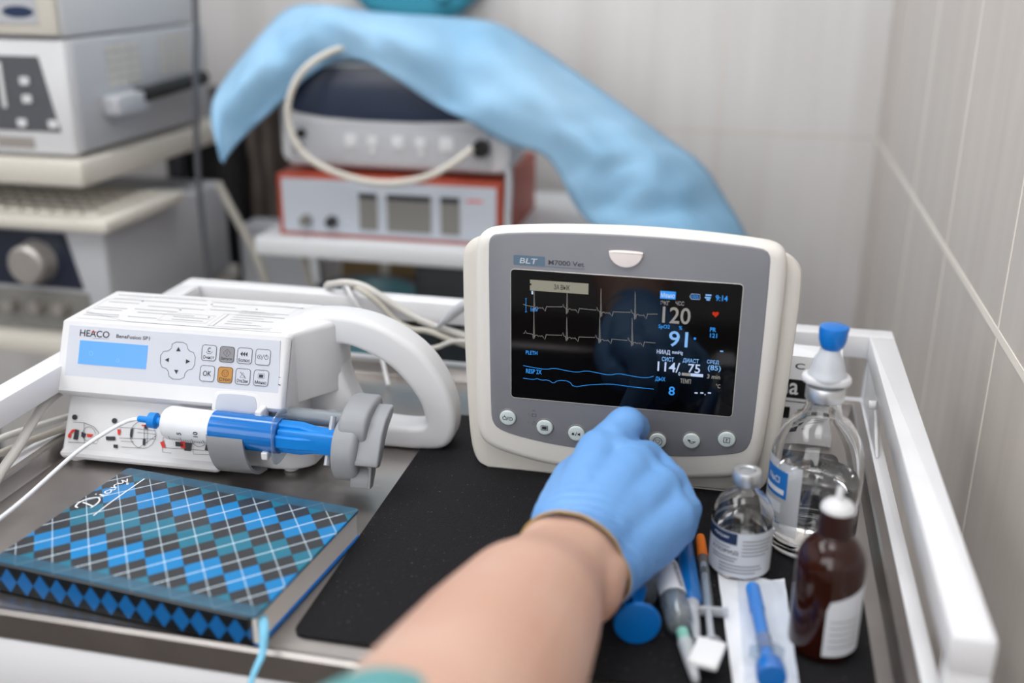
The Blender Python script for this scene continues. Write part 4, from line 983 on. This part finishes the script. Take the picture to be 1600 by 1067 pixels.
mb = MB(); lathe(mb, [(0, .028), (.0034, .028), (.0038, .032), (.0038, .0600), (.0044, .0605), (.0044, .0830), (.0040, .0850), (0, .0860)], 'syr_blue', 28, AX)
lathe(mb, [(0, .010), (.0034, .0105), (.0036, .028), (0, .028)], 'syr_blue', 20, AX); lathe(mb, [(0, -.002), (.0075, -.0015), (.0080, 0), (.0078, .008), (.0070, .0105), (0, .011)], 'cap_blue', 30, AX); mb.build('plunger', t)
mb = MB(); lathe(mb, [(.0046, .022), (.0046, .034), (.0042, .034), (.0042, .022)], 'clear', 28, AX); slab(mb, chaikin([(-.0095, -.006), (.0095, -.006), (.0095, .006), (-.0095, .006)], 1), .020, .022, 'clear', XD, b=.0004, seg=1); mb.build('barrel', t)

# ------------------------------------------------------------------ cables on the trolley
def cable(label, pts, r, m='cable', group=None, n=10):
    mb = MB(); tube(mb, pts, r, m, n, smooth=3); return tag(mb.build('cable'), label, 'cable', group)
cable('pale grey cable arching over the far rail behind the pump handle', [(-.392, .960, -.05), (-.390, .925, .03), (-.3800, .905, .0740), (-.369, .889, .0800), (-.3534, .884, .0850), (-.3349, .8800, .0850), (-.319, .8790, .0775), (-.2964, .8790, .0630), (-.2681, .8785, .0515), (-.2376, .878, .0447), (-.20, .865, .040), (-.15, .83, .037)], .0034)
cable('second pale cable looping below the arching one to the monitor', [(-.365, .925, .02), (-.362, .908, .060), (-.350, .893, .0790), (-.335, .8740, .0830), (-.318, .8735, .0730), (-.303, .8735, .0560), (-.286, .873, .0475), (-.271, .873, .0490), (-.250, .872, .0420), (-.20, .86, .033), (-.16, .83, .030)], .0027, 'cable2')
cable('third pale cable drooping lowest between pump handle and monitor', [(-.335, .866, .060), (-.318, .866, .0500), (-.300, .866, .0400), (-.278, .866, .0335), (-.262, .866, .0340), (-.248, .866, .0420), (-.235, .862, .0460), (-.20, .85, .046)], .0022)
cable('thin white cable crossing down from the far rail behind the handle', [(-.372, .92, .03), (-.3620, .905, .0775), (-.3520, .8840, .0830), (-.3440, .8740, .0780), (-.3380, .872, .0680), (-.3290, .872, .0550), (-.320, .870, .042), (-.310, .860, .020), (-.30, .845, .0030)], .0020, 'white')
cable('grey plug lead rising from the rail to the back of the monitor', [(-.2640, .876, .0510), (-.260, .874, .0535), (-.252, .872, .0610), (-.242, .870, .0715), (-.228, .864, .0820), (-.18, .82, .090)], [.0012, .0016, .0040, .0048, .0046, .004], 'eq_grey')
cable('thin black lead hanging on the far rail by the monitor', [(-.262, .880, .052), (-.262, .879, .03), (-.262, .878, .013)], .003, 'black')
cable('pale cable leaning over the left tray rim beside the pump', [(-.5125, .74, .040), (-.5110, .690, .046), (-.5085, .6500, .045), (-.5040, .6268, .038), (-.501, .6038, .028), (-.5017, .5853, .020), (-.486, .5374, .012), (-.475, .50, .004)], .0036)
cable('white cable crossing behind the pump on the left, lower one', [(-.58, .585, -.06), (-.551, .5974, .018), (-.5366, .6313, .022), (-.5300, .6647, .0175), (-.5140, .7014, .0155), (-.49, .735, .006), (-.45, .78, .004)], .0027)
cable('white cable crossing behind the pump on the left, upper one', [(-.56, .55, -.06), (-.5347, .5766, .017), (-.5237, .6039, .0205), (-.5180, .646, .0165), (-.5060, .6812, .0150), (-.48, .71, .005), (-.45, .75, .004)], .0027, 'cable2')

# ------------------------------------------------------------------ arm, glove, sleeve
CP = Vector((0, 0, .37))
def U(px, py, d): return CP + (cf + cr * ((px - 800) / 1661) - cu * ((py - 533.5) / 1661)) * d
def blob(segs, name, voxel, smooth, m, parent=None):
    """one continuous surface grown round tapered limbs"""
    mb = MB()
    for a, ra, b, rb in segs:
        a, b = Vector(a), Vector(b); N = max(2, int((a - b).length / .003) + 1)
        d = (b - a)
        prof = []
        t = d.normalized() if d.length > 1e-6 else Vector((0, 0, 1))
        s = t.orthogonal().normalized(); w = t.cross(s)
        def fn(x, y, z): return tuple(a + s * x + w * y + t * z)
        Ld = d.length
        for k in range(7): an = -PI / 2 + PI / 2 * k / 6; prof.append((ra * math.cos(an), ra * math.sin(an)))
        for k in range(7): an = PI / 2 * k / 6; prof.append((rb * math.cos(an), Ld + rb * math.sin(an)))
        prof[0] = (0, -ra); prof[-1] = (0, Ld + rb)
        lathe(mb, prof, m, 24, fn)
    o = mb.build(name, parent)
    rm = o.modifiers.new('r', 'REMESH'); rm.mode = 'VOXEL'; rm.voxel_size = voxel; rm.use_smooth_shade = True
    sm = o.modifiers.new('s', 'SMOOTH'); sm.factor = .6; sm.iterations = smooth
    dg = bpy.context.evaluated_depsgraph_get(); me = bpy.data.meshes.new_from_object(o.evaluated_get(dg))
    o.modifiers.clear(); old = o.data; o.data = me; bpy.data.meshes.remove(old)
    me.name = name
    if not me.materials: me.materials.append(M[m])
    for p in me.polygons: p.use_smooth = True; p.material_index = 0
    return o
ARM = [(U(905, 862, .605), .0270), (U(886, 886, .585), .0262), (U(854, 916, .562), .0308), (U(820, 962, .525), .0385), (U(776, 1032, .485), .0432), (U(722, 1120, .440), .0460), (U(640, 1250, .385), .0480), (U(560, 1420, .33), .0500)]
segs = []
for (a, ra), (b, rb) in zip(ARM, ARM[1:]): segs.append((a, ra, b, rb))
# wrist is wider than deep, with the ulnar knob on the right
segs += [(U(874, 852, .600), .0212, U(858, 884, .580), .0222), (U(934, 880, .604), .0190, U(912, 915, .580), .0225), (U(938, 893, .588), .0160, U(930, 905, .582), .0160),
         (U(905, 862, .605), .0220, U(930, 815, .635), .0170)]
person = blob(segs, 'person', .0022, 12, 'skin')
tag(person, 'bare forearm of a person reaching in to press a monitor button, wearing a blue glove', 'person')
TIP = MON.matrix_world if False else None
mw = Matrix.Translation((MO.x, MO.y, .0023)) @ Matrix.Rotation(MA, 4, 'Z')
btn = mw @ Vector(MP(.0805 * S_, -.0268 * S_, .0026))
tip = btn + Vector((0.0005, -.0085, .001))
G = []
wr_r = U(886, 846, .603); wr_u = U(938, 882, .606); wr_c = U(900, 862, .600)
mcp = [(U(938, 708, .676), .0150), (U(988, 728, .668), .0152), (U(1028, 764, .658), .0142), (U(1052, 808, .646), .0130)]
G += [(wr_r, .0215, mcp[0][0], .0158), (wr_c, .0265, mcp[1][0], .0165), (wr_c, .0255, mcp[2][0], .0150), (wr_u, .0235, mcp[3][0], .0140),
      (wr_r, .0215, wr_u, .0225), (mcp[0][0], .0150, mcp[1][0], .0150), (mcp[1][0], .0148, mcp[2][0], .0140), (mcp[2][0], .0138, mcp[3][0], .0126)]
arm_dir = (U(850, 915, .562) - U(900, 862, .60)).normalized()
back = arm_dir * .030
G += [(wr_r, .0205, wr_r + back, .0180), (wr_u, .0215, wr_u + back, .0215), (wr_c, .0275, wr_c + back, .0290)]
# index: arches over and down on to the button
G += [(mcp[0][0], .0145, U(978, 662, .700), .0118), (U(978, 662, .700), .0118, U(992, 668, .722), .0105), (U(992, 668, .722), .0105, tip, .0085)]
# middle, ring, little finger curl down and back towards the palm
def fing(m0, r0, a, ra, b, rb, c_, rc): return [(m0, r0, a, ra), (a, ra, b, rb), (b, rb, c_, rc)]
G += fing(mcp[1][0], .0140, U(1012, 714, .692), .0112, U(1014, 755, .694), .0100, U(992, 775, .676), .0090)
G += fing(mcp[2][0], .0132, U(1050, 752, .678), .0108, U(1052, 795, .678), .0098, U(1016, 805, .660), .0088)
G += fing(mcp[3][0], .0122, U(1072, 796, .662), .0102, U(1064, 832, .662), .0088, U(1030, 836, .646), .0080)
G += [(U(1012, 714, .692), .0105, U(1050, 752, .678), .0102), (U(1050, 752, .678), .0102, U(1072, 796, .662), .0096)]
# thumb along the near side, tucked under the index finger
G += [(U(880, 815, .625), .0190, U(897, 752, .672), .0150), (U(897, 752, .672), .0150, U(925, 722, .698), .0118), (U(925, 722, .698), .0118, U(957, 715, .704), .0098)]
# heel of the hand and little-finger side
G += [(U(945, 880, .618), .0235, U(1035, 830, .645), .0170), (U(900, 800, .640), .0200, U(1000, 830, .650), .0200)]
glove = blob(G, 'glove', .0016, 11, 'glove', person)
# open the cuff
bm = bmesh.new(); bm.from_mesh(glove.data)
cut_c = (U(836, 812, .585) + U(968, 918, .585)) / 2
side = (U(968, 918, .585) - U(836, 812, .585)).normalized(); nrm = (arm_dir - side * arm_dir.dot(side)).normalized()
cut_c = cut_c - nrm * .005
bmesh.ops.bisect_plane(bm, geom=bm.verts[:] + bm.edges[:] + bm.faces[:], plane_co=cut_c, plane_no=nrm, clear_outer=True)
# wrinkles near the wrist and between the knuckles
ax = arm_dir
for v in bm.verts:
    d = (v.co - cut_c).dot(nrm); w_ = math.exp(-((d + .012) / .014) ** 2)
    wob = noise.noise(v.co * 40) * .5
    v.co += v.normal * (.0011 * w_ * math.sin((d + .004 * wob + (v.co - cut_c).dot(side) * .18) * 2 * PI / .0085) + .0006 * noise.noise(v.co * 90))
    if d > -.0035: v.co += v.normal * .0012
bm.to_mesh(glove.data); bm.free()
# rolled rim of the cuff
me_ = glove.data; cnt = {}
for p in me_.polygons:
    for e in p.edge_keys: cnt[e] = cnt.get(e, 0) + 1
bv = set(v for e, c_ in cnt.items() if c_ == 1 for v in e)
side2 = nrm.cross(side).normalized()
lp2 = sorted(((math.atan2((me_.vertices[i].co - cut_c).dot(side2), (me_.vertices[i].co - cut_c).dot(side)), me_.vertices[i].co.copy()) for i in bv), key=lambda t: t[0])
lp2 = [p for a, p in lp2][::2]
if len(lp2) > 8:
    mb = MB(); tube(mb, lp2 + lp2[:2], .00075, 'cuff', 8, smooth=1); mb.build('cuff_rim', glove)
so = glove.modifiers.new('thickness', 'SOLIDIFY'); so.thickness = .0006; so.offset = -1
for p in glove.data.polygons: p.use_smooth = True
# sleeve
mb = MB(); vs = []; fs = []; N = 64
path = [(U(622, 1262, .392), .0515), (U(606, 1290, .380), .0545), (U(580, 1340, .36), .0560), (U(540, 1430, .33), .060)]
pts = []
ad = (path[-1][0] - path[0][0]).normalized(); s = ad.orthogonal().normalized(); w = ad.cross(s)
rows = [(0, .0500), (0, .0530), (.006, .0545), (.02, .0540), (.035, .0565), (.06, .056), (.12, .062)]
for d, r in rows:
    for k in range(N):
        a = 2 * PI * k / N; rr = r * (1 + .03 * math.sin(5 * a + d * 60) * (d > 0.003))
        vs.append(tuple(path[0][0] + ad * d + (s * math.cos(a) + w * math.sin(a)) * rr))
for i in range(len(rows) - 1):
    for k in range(N): j = (k + 1) % N; fs.append((i * N + k, i * N + j, (i + 1) * N + j, (i + 1) * N + k))
mb.add(vs, fs, 'scrub'); sl = mb.build('sleeve', person, 80)
so = sl.modifiers.new('thickness', 'SOLIDIFY'); so.thickness = .002; so.offset = -1

# ------------------------------------------------------------------ equipment rack on the left
XE = -.822; RYF, RYB = 1.20, 1.56
RK = thing('equipment_rack', 'white rack on the left carrying three blurred boxy devices', 'rack', (0, 0, ZF))
def rbox(mb, x0, x1, y0, y1, z0, z1, m, b=.004): box(mb, x0, x1, y0, y1, z0 - ZF, z1 - ZF, m, b)
for z0, z1, y0 in ((.087, .121, 1.18), (-.148, -.120, 1.18), (-.78, -.75, 1.2)):
    mb = MB(); rbox(mb, -1.38, XE + .006, y0, RYB + .02, z0, z1, 'eq_ivory', .006); mb.build('shelf', RK)
for x in (-1.37, XE - .10):
    mb = MB(); rbox(mb, x - .012, x + .012, RYB + .02, RYB + .044, ZF, .60, 'eq_dark', .003); mb.build('post', RK)
FY = lambda y: (lambda u, v, n: (u, y - n, v))
# middle device
D = thing('video_processor', 'pale grey boxy device with black keypad panel on the upper rack shelf', 'medical device', (XE, RYF, .1215))
mb = MB(); box(mb, -.50, 0, 0, .34, .006, .146, 'eq_grey', .006); mb.build('housing', D)
mb = MB(); box(mb, -.48, -.004, -.010, .008, .004, .146, 'eq_white', .006); mb.build('front_frame', D)
mb = MB(); slab(mb, [(-.46, .034), (-.022, .034), (-.040, .126), (-.46, .126)], .010, .0115, 'eq_dark', FY(0), b=.0003, seg=1); PN = mb.build('keypad_panel', D)
for i, (x, z) in enumerate(((-.062, .096), (-.062, .074), (-.122, .096), (-.120, .074), (-.182, .096), (-.180, .074), (-.030, .044), (-.074, .044), (-.118, .044), (-.162, .044))):
    mb = MB(); slab(mb, rect(x - .0065, z - .0050, x + .0065, z + .0050, .002), .0115, .014, 'eq_white', FY(0), b=.0005, seg=1); mb.build('key', PN)
mb = MB(); slab(mb, rect(-.098, .062, -.092, .118, .002), .0115, .0135, 'eq_white', FY(0), b=.0005, seg=1); mb.build('indicator_strip', PN)
mb = MB(); slab(mb, rect(-.115, .012, -.062, .026, .001), .010, .0115, 'silver_knob', FY(0), b=.0003, seg=1); mb.build('name_plate', D)
mb = MB()
for j in range(5):
    for i in range(3):
        y, z = .072 + i * .027, .082 + j * .011; patch(mb, rect(y, z, y + .024, z + .0075), 'eq_ivory', lambda u, v, n: (.0008 + n, u, v), 0)
mb.build('side_vent', D); mb = MB()
for j in range(5):
    for i in range(3):
        y, z = .202 + i * .027, .086 + j * .011; patch(mb, rect(y, z, y + .022, z + .0065), 'eq_ivory', lambda u, v, n: (.0008 + n, u, v), 0)
mb.build('side_vent', D)
mb = MB(); slab(mb, rect(.050, .046, .125, .072, .006), 0, .024, 'eq_grey', lambda u, v, n: (n, u, v), b=.003)
tube(mb, [(.018, .115, .066), (.018, .29, .072)], .0105, 'black', 12, smooth=0); mb.build('side_handle', D)
# top device
D = thing('light_source', 'beige and white boxy device at the top of the left rack, cut by the frame', 'medical device', (XE, RYF, .2680))
mb = MB(); box(mb, -.50, -.004, -.006, .33, .002, .140, 'eq_white', .005); mb.build('housing', D)
mb = MB(); box(mb, -.50, -.006, -.014, -.004, .004, .138, 'eq_ivory', .004); mb.build('front_frame', D)
mb = MB(); slab(mb, rect(-.46, .018, -.030, .12, .002), .0145, .0155, 'eq_grey', FY(0), b=.0003, seg=1)
for x, w_, m in ((-.055, .022, 'label_navy'), (-.092, .008, 'label_navy'), (-.115, .006, 'orange_btn'), (-.15, .010, 'label_navy')): patch(mb, [(x + w_ * math.cos(k * PI / 8), .032 + .007 * math.sin(k * PI / 8)) for k in range(16)], m, FY(0), .0158)
mb.build('front_panel', D)
# lower device
D = thing('camera_control_unit', 'grey device with round silver knob on the lower rack shelf', 'medical device', (XE, RYF, -.1198))
mb = MB(); box(mb, -.50, .012, 0, .34, .004, .148, 'eq_grey', .006); mb.build('housing', D)
mb = MB(); slab(mb, [(-.46, .066), (-.026, .066), (-.044, .142), (-.46, .142)], .0006, .004, 'eq_navy', FY(0), b=.0005, seg=1); mb.build('front_panel', D)
mb = MB(); lathe(mb, [(0, .030), (.022, .030), (.0265, .026), (.0275, .004), (.030, 0)], 'silver_knob', 36, lambda x, y, z: (-.088 + x, -.003 - z, .102 + y)); mb.build('knob', D)
mb = MB(); slab(mb, rect(-.46, .008, -.02, .060, .002), .0006, .003, 'mid_grey', FY(0), b=.0005, seg=1)
mb.build('lower_panel', D)
for x in (-.058, -.095, -.135):
    mb = MB(); lathe(mb, [(0, .016), (.008, .016), (.0095, 0)], 'silver_knob', 20, lambda a, b, z: (x + a, -.003 - z, .040 + b)); mb.build('knob', D)
D = thing('keyboard', 'pale keyboard lying on top of the lower grey device', 'keyboard', (XE, RYF, .0300))
mb = MB(); box(mb, -.46, .034, -.024, .18, 0, .016, 'eq_ivory', .004); mb.build('case', D)
mb = MB()
for i in range(20):
    for j in range(6): box(mb, -.44 + i * .0225, -.44 + i * .0225 + .018, .0 + j * .026, .020 + j * .026, .016, .021, 'eq_ivory', .0015)
mb.build('keys', D)
# hanging cables beside the rack
cable('black cable hanging down the side of the left rack', [(-.722, 1.35, .80), (-.727, 1.35, .31), (-.742, 1.35, .20), (-.752, 1.35, .05), (-.745, 1.35, -.12), (-.75, 1.35, -.30), (-.75, 1.35, -.85)], .0040, 'eq_dark', n=12)
cable('pale curved cable between the left rack and the red case', [(-.80, 1.50, .03), (-.755, 1.46, -.01), (-.715, 1.44, -.06), (-.70, 1.44, -.11), (-.69, 1.46, -.20), (-.69, 1.48, -.4)], .006, 'cable2')
cable('thin beige cable bending down beside the red case', [(-.665, 1.60, .12), (-.655, 1.50, .06), (-.668, 1.46, .03), (-.660, 1.42, -.02), (-.62, 1.42, -.06), (-.62, 1.44, -.25)], .005, 'cable2')
# brown coat hanging between the racks
mb = MB(); vs = []; fs = []; NX, NZ = 40, 30
for s_ in (0, 1):
    for j in range(NZ + 1):
        for i in range(NX + 1):
            u, v = i / NX, j / NZ
            vs.append((-.95 + u * .17, 1.725 + .025 * math.sin(u * 34 + v * 2) + .02 * noise.noise(Vector((u * 5, v * 4, 0))) - .004 * s_ * 3, -.20 + v * .33 + .02 * math.sin(u * 9) * v))
n0 = (NX + 1) * (NZ + 1)
for s_ in (0, 1):
    for j in range(NZ):
        for i in range(NX): a = s_ * n0 + j * (NX + 1) + i; fs.append((a, a + 1, a + NX + 2, a + NX + 1))
mb.add(vs, fs, 'brown_cloth'); tag(mb.build('hanging_cloth', ang=180), 'dark brown crumpled cloth hanging on the back wall between the racks', 'cloth')
mb = MB(); box(mb, -.925, -.835, 1.60, 1.68, -.86, .08, 'black', .004); tag(mb.build('dark_gap_block'), 'tall black block added for the dark gap behind the left rack', 'case')  # black block put in for the dark gap beside the rack
D = thing('side_cabinet', 'low narrow grey cabinet standing between the left rack and the red case', 'cabinet', (-.70, 1.62, ZF))
mb = MB(); box(mb, -.125, .0, -.020, .045, 0, .800, 'eq_grey', .006); mb.build('body', D)
mb = MB(); box(mb, -.115, -.01, -.026, -.0202, .30, .70, 'eq_grey', .002); dd = mb.build('door', D)
mb = MB(); tube(mb, [(-.02, -.030, .55), (-.02, -.030, .45)], .004, 'alu', 10, smooth=0); mb.build('handle', dd)

# ------------------------------------------------------------------ second shelf unit with red case and covered monitor
SH = thing('shelf_unit', 'white shelf unit holding the red and white case', 'shelf', (0, 0, ZF))
SZ1 = -.004
for x0, x1, y0, y1, z0, z1 in ((-.665, -.14, 1.335, 1.74, -.030, SZ1), (-.665, -.14, 1.36, 1.74, -.34, -.32)):
    mb = MB(); box(mb, x0, x1, y0, y1, z0 - ZF, z1 - ZF, 'shelf', .004); mb.build('shelf', SH)
for x, y in ((-.645, 1.72), (-.155, 1.72), (-.155, 1.42), (-.645, 1.50)):
    mb = MB(); box(mb, x - .008, x + .008, y - .008, y + .008, 0, -.032 - ZF, 'shelf', .002); mb.build('leg', SH)
RC = thing('control_case', 'white faced device in a red case under the covered monitor', 'medical device', (-.475, 1.36, SZ1 + .0003), R(1.0))
mb = MB(); slab(mb, rect(-.160, 0, .160, .087, .003), -.25, .0, 'red_case', lambda u, v, n: (u, -n, v), b=.002)
mb.build('case', RC)
mb = MB(); slab(mb, rect(-.1525, .006, .1525, .081, .002), 0, .0025, 'case_face', lambda u, v, n: (u, -n, v), b=.0005, seg=1); fc = mb.build('front_face', RC)
for x0, x1 in ((-.040, -.014), (.000, .062), (.076, .102)):
    mb = MB(); slab(mb, rect(x0, .014, x1, .066, .001), .0025, .004, 'mid_grey', lambda u, v, n: (u, -n, v), b=.0003, seg=1); patch(mb, rect(x0, .058, x1, .066), 'ink', lambda u, v, n: (u, -n, v), .0043); mb.build('display', fc)
for x in (-.118, -.080):
    mb = MB(); lathe(mb, [(0, .012), (.007, .012), (.008, 0)], 'dark' if x > -.1 else 'mid_grey', 20, lambda a, b, z, x=x: (x + a, -.0025 - z, .024 + b)); mb.build('knob', fc)
mb = MB(); ribbon(mb, [(.112, .062), (.134, .0625)], .003, 'red_ink', lambda u, v, n: (u, -n, v), .003); mb.build('printing', fc)
# monitor above
VM = thing('vital_signs_monitor', 'grey monitor with dark screen half covered by the blue sheet', 'monitor', (-.475, 1.38, .0870), R(1.0))
mb = MB(); slab(mb, rect(-.160, .004, .168, .145, .020, 6), -.10, 0, 'eq_white', lambda u, v, n: (u, -n, v), b=.008); mb.build('housing', VM)
mb = MB(); slab(mb, rect(-.145, .010, .140, .066, .003), 0, .004, 'eq_grey', lambda u, v, n: (u, -n, v), b=.001); lp_ = mb.build('control_panel', VM)
mb = MB(); slab(mb, chaikin([(-.148, .070), (.146, .070), (.150, .11), (.130, .136), (.06, .141), (-.06, .141), (-.130, .136), (-.150, .11)], 2), 0, .003, 'eq_navy_glass', lambda u, v, n: (u, -n, v), b=.001); mb.build('screen', VM)
for x, z, s_ in ((-.055, .043, .0085), (-.024, .043, .007), (.012, .043, .0085), (.044, .043, .007), (.080, .043, .0095), (-.024, .030, .004), (.044, .030, .004)):
    mb = MB(); slab(mb, rect(x - s_, z - s_, x + s_, z + s_, .002), .004, .006, 'eq_white', lambda u, v, n: (u, -n, v), b=.0008); mb.build('key', lp_)
mb = MB(); lathe(mb, [(0, .012), (.011, .012), (.012, 0)], 'black', 24, lambda a, b, z: (.128 + a, -.004 - z, .040 + b)); mb.build('knob', lp_)
for x, z in ((-.126, .050), (-.130, .030)):
    mb = MB(); lathe(mb, [(0, .006), (.006, .006), (.007, 0)], 'black', 16, lambda a, b, z, x=x, zz=z: (x + a, -.004 - z, zz + b)); mb.build('socket', lp_)
for x in (-.12, .12):
    mb = MB(); box(mb, x - .02, x + .02, .02, .05, 0, .006, 'dark', .001); mb.build('foot', VM)
def YD(px, py, Y):
    d = (cf + cr * ((px - 800) / 1661) - cu * ((py - 533.5) / 1661)); return CP + d * (Y / d.y)
cp_ = [YD(*p) for p in ((552, 70, 1.37), (510, 82, 1.34), (468, 112, 1.32), (448, 160, 1.315), (452, 205, 1.315), (475, 245, 1.315), (525, 272, 1.32), (590, 288, 1.325), (655, 282, 1.325), (700, 262, 1.325), (738, 232, 1.345))]
cable('ivory sensor cable looped around the covered monitor front', cp_, .0045, 'eq_ivory', n=12)
cable('pale vertical cable at the right end of the red case', [YD(*p) for p in ((790, 235, 1.40), (796, 270, 1.38), (795, 310, 1.37), (792, 350, 1.37))] + [Vector((-.30, 1.36, -.002))], .005, 'eq_grey')
# blue disposable sheet draped over the monitor
tops = [(346, 252, 1.30), (322, 165, 1.34), (368, 100, 1.40), (412, 48, 1.46), (452, 6, 1.52), (520, 8, 1.55), (600, 22, 1.56), (690, 26, 1.56), (770, 32, 1.55), (820, 58, 1.54), (900, 112, 1.52), (980, 170, 1.51), (1050, 222, 1.50), (1100, 255, 1.49), (1130, 305, 1.48), (1160, 352, 1.47), (1185, 410, 1.46), (1215, 500, 1.45)]
bots = [(348, 253, 1.30), (372, 222, 1.31), (408, 188, 1.32), (440, 160, 1.34), (470, 128, 1.36), (510, 100, 1.362), (560, 88, 1.360), (612, 118, 1.355), (680, 165, 1.350), (735, 190, 1.34), (790, 228, 1.34), (848, 236, 1.34), (876, 275, 1.34), (892, 312, 1.34), (915, 345, 1.33), (960, 380, 1.32), (1030, 440, 1.34), (1120, 530, 1.36)]
tp = chaikin(tops, 2, False); bt = chaikin(bots, 2, False); n_ = min(len(tp), len(bt))
NV = 18; mb = MB(); vs = []; fs = []
for i in range(n_):
    wgt = min(1, i / 10) * min(1, (n_ - i) / 6)
    for j in range(NV + 1):
        v = j / NV; A, B = tp[i], bt[i]; yv = A[2] + (B[2] - A[2]) * (1 - (1 - v) ** 3)   # falls steeply over the front of the monitor
        p = YD(A[0] + (B[0] - A[0]) * v, A[1] + (B[1] - A[1]) * v, yv)
        bulge = math.sin(PI * v) * .030 * wgt
        nz = (noise.noise(Vector((i * .16, v * 2.2, 1))) * .030 + noise.noise(Vector((i * .45, v * 5, 7))) * .010) * math.sin(PI * v) ** .5
        p = p + Vector((0, -nz * .9 - bulge * .3, bulge * .6 + nz * .6)); vs.append(tuple(p))
for i in range(n_ - 1):
    for j in range(NV): a = i * (NV + 1) + j; fs.append((a, a + 1, a + NV + 2, a + NV + 1))
mb.add(vs, fs, 'sheet'); sh = mb.build('disposable_sheet', ang=180)
so = sh.modifiers.new('thickness', 'SOLIDIFY'); so.thickness = .0012; so.offset = 0
tag(sh, 'light blue disposable sheet draped over the grey monitor and shelf', 'sheet')
# teal bag hanging on the back wall
mb = MB(); sl_ = chaikin([(-.155, 0), (.125, 0), (.135, .25), (.10, .42), (-.13, .42), (-.16, .25)], 2)
slab(mb, sl_, 0, .05, 'teal_bag', lambda u, v, n: (-.69 + .145 + u * .90, 1.795 - n, .262 + v), b=.02, seg=4)
tube(mb, [(-.50, 1.738, .30), (-.53, 1.735, .40), (-.56, 1.738, .62)], .012, 'teal_bag', 12)
tag(mb.build('wall_bag'), 'teal plastic bag hanging on the back wall above the blue sheet', 'bag')
# things under the red case
mb = MB(); box(mb, -.452, -.16, 1.40, 1.70, -.3195, -.045, mat('dark_case', '1d272d', .4), .004); tag(mb.build('dark_case'), 'dark slate case on the lower shelf under the red case', 'case')
mb = MB(); slab(mb, [(-.40, -.16), (-.385, -.16), (-.275, -.05), (-.29, -.05)], 0, .003, 'mid_grey', lambda u, v, n: (u, 1.399 - n, v), b=.0005); o = mb.build('strap'); o.parent = bpy.data.objects['dark_case']
D = thing('carton', 'brown cardboard carton behind the teal bowl on the lower shelf', 'box', (-.56, 1.58, -.3195))
mb = MB(); box(mb, -.075, .085, 0, .11, 0, .262, 'cardboard', .002); mb.build('body', D)
mb = MB(); box(mb, -.008, .008, -.001, .0, .004, .255, 'eq_ivory', 0); mb.build('tape', D)
D = thing('bowl', 'teal bowl on the lower shelf seen over the far rail', 'bowl', (-.555, 1.47, -.3195))
mb = MB(); lathe(mb, [(0, .004), (.03, 0), (.05, .10), (.082, .200), (.080, .202), (.046, .10), (.028, .006), (0, .008)], mat('bowl_teal', '5d8f98', .4), 40); mb.build('shell', D)
mb = MB(); lathe(mb, [(.0826, .197), (.086, .200), (.0826, .206), (.079, .203)], mat('bowl_rim', '8a8894', .4), 40); mb.build('rim', D)

# ------------------------------------------------------------------ groups of repeats
for o in bpy.data.objects:
    if o.parent is None and 'label' in o:
        n = o.name.split('.')[0]
        if n == 'cable': o['group'] = 'cables on the trolley' if o.location.length < 9 and o.data and max(v.co.y for v in o.data.vertices) < 1.1 else 'cables between the racks'
        if n == 'ceiling_light': o['group'] = 'ceiling light panels'
        if n in ('syringe', 'insulin_syringe'): o['group'] = 'loose syringes on the mat'
        if n in ('video_processor', 'light_source', 'camera_control_unit'): o['group'] = 'boxy devices in the left rack'
        if n in ('infusion_bottle', 'medicine_vial', 'brown_bottle'): o['group'] = 'medicine bottles on the mat'
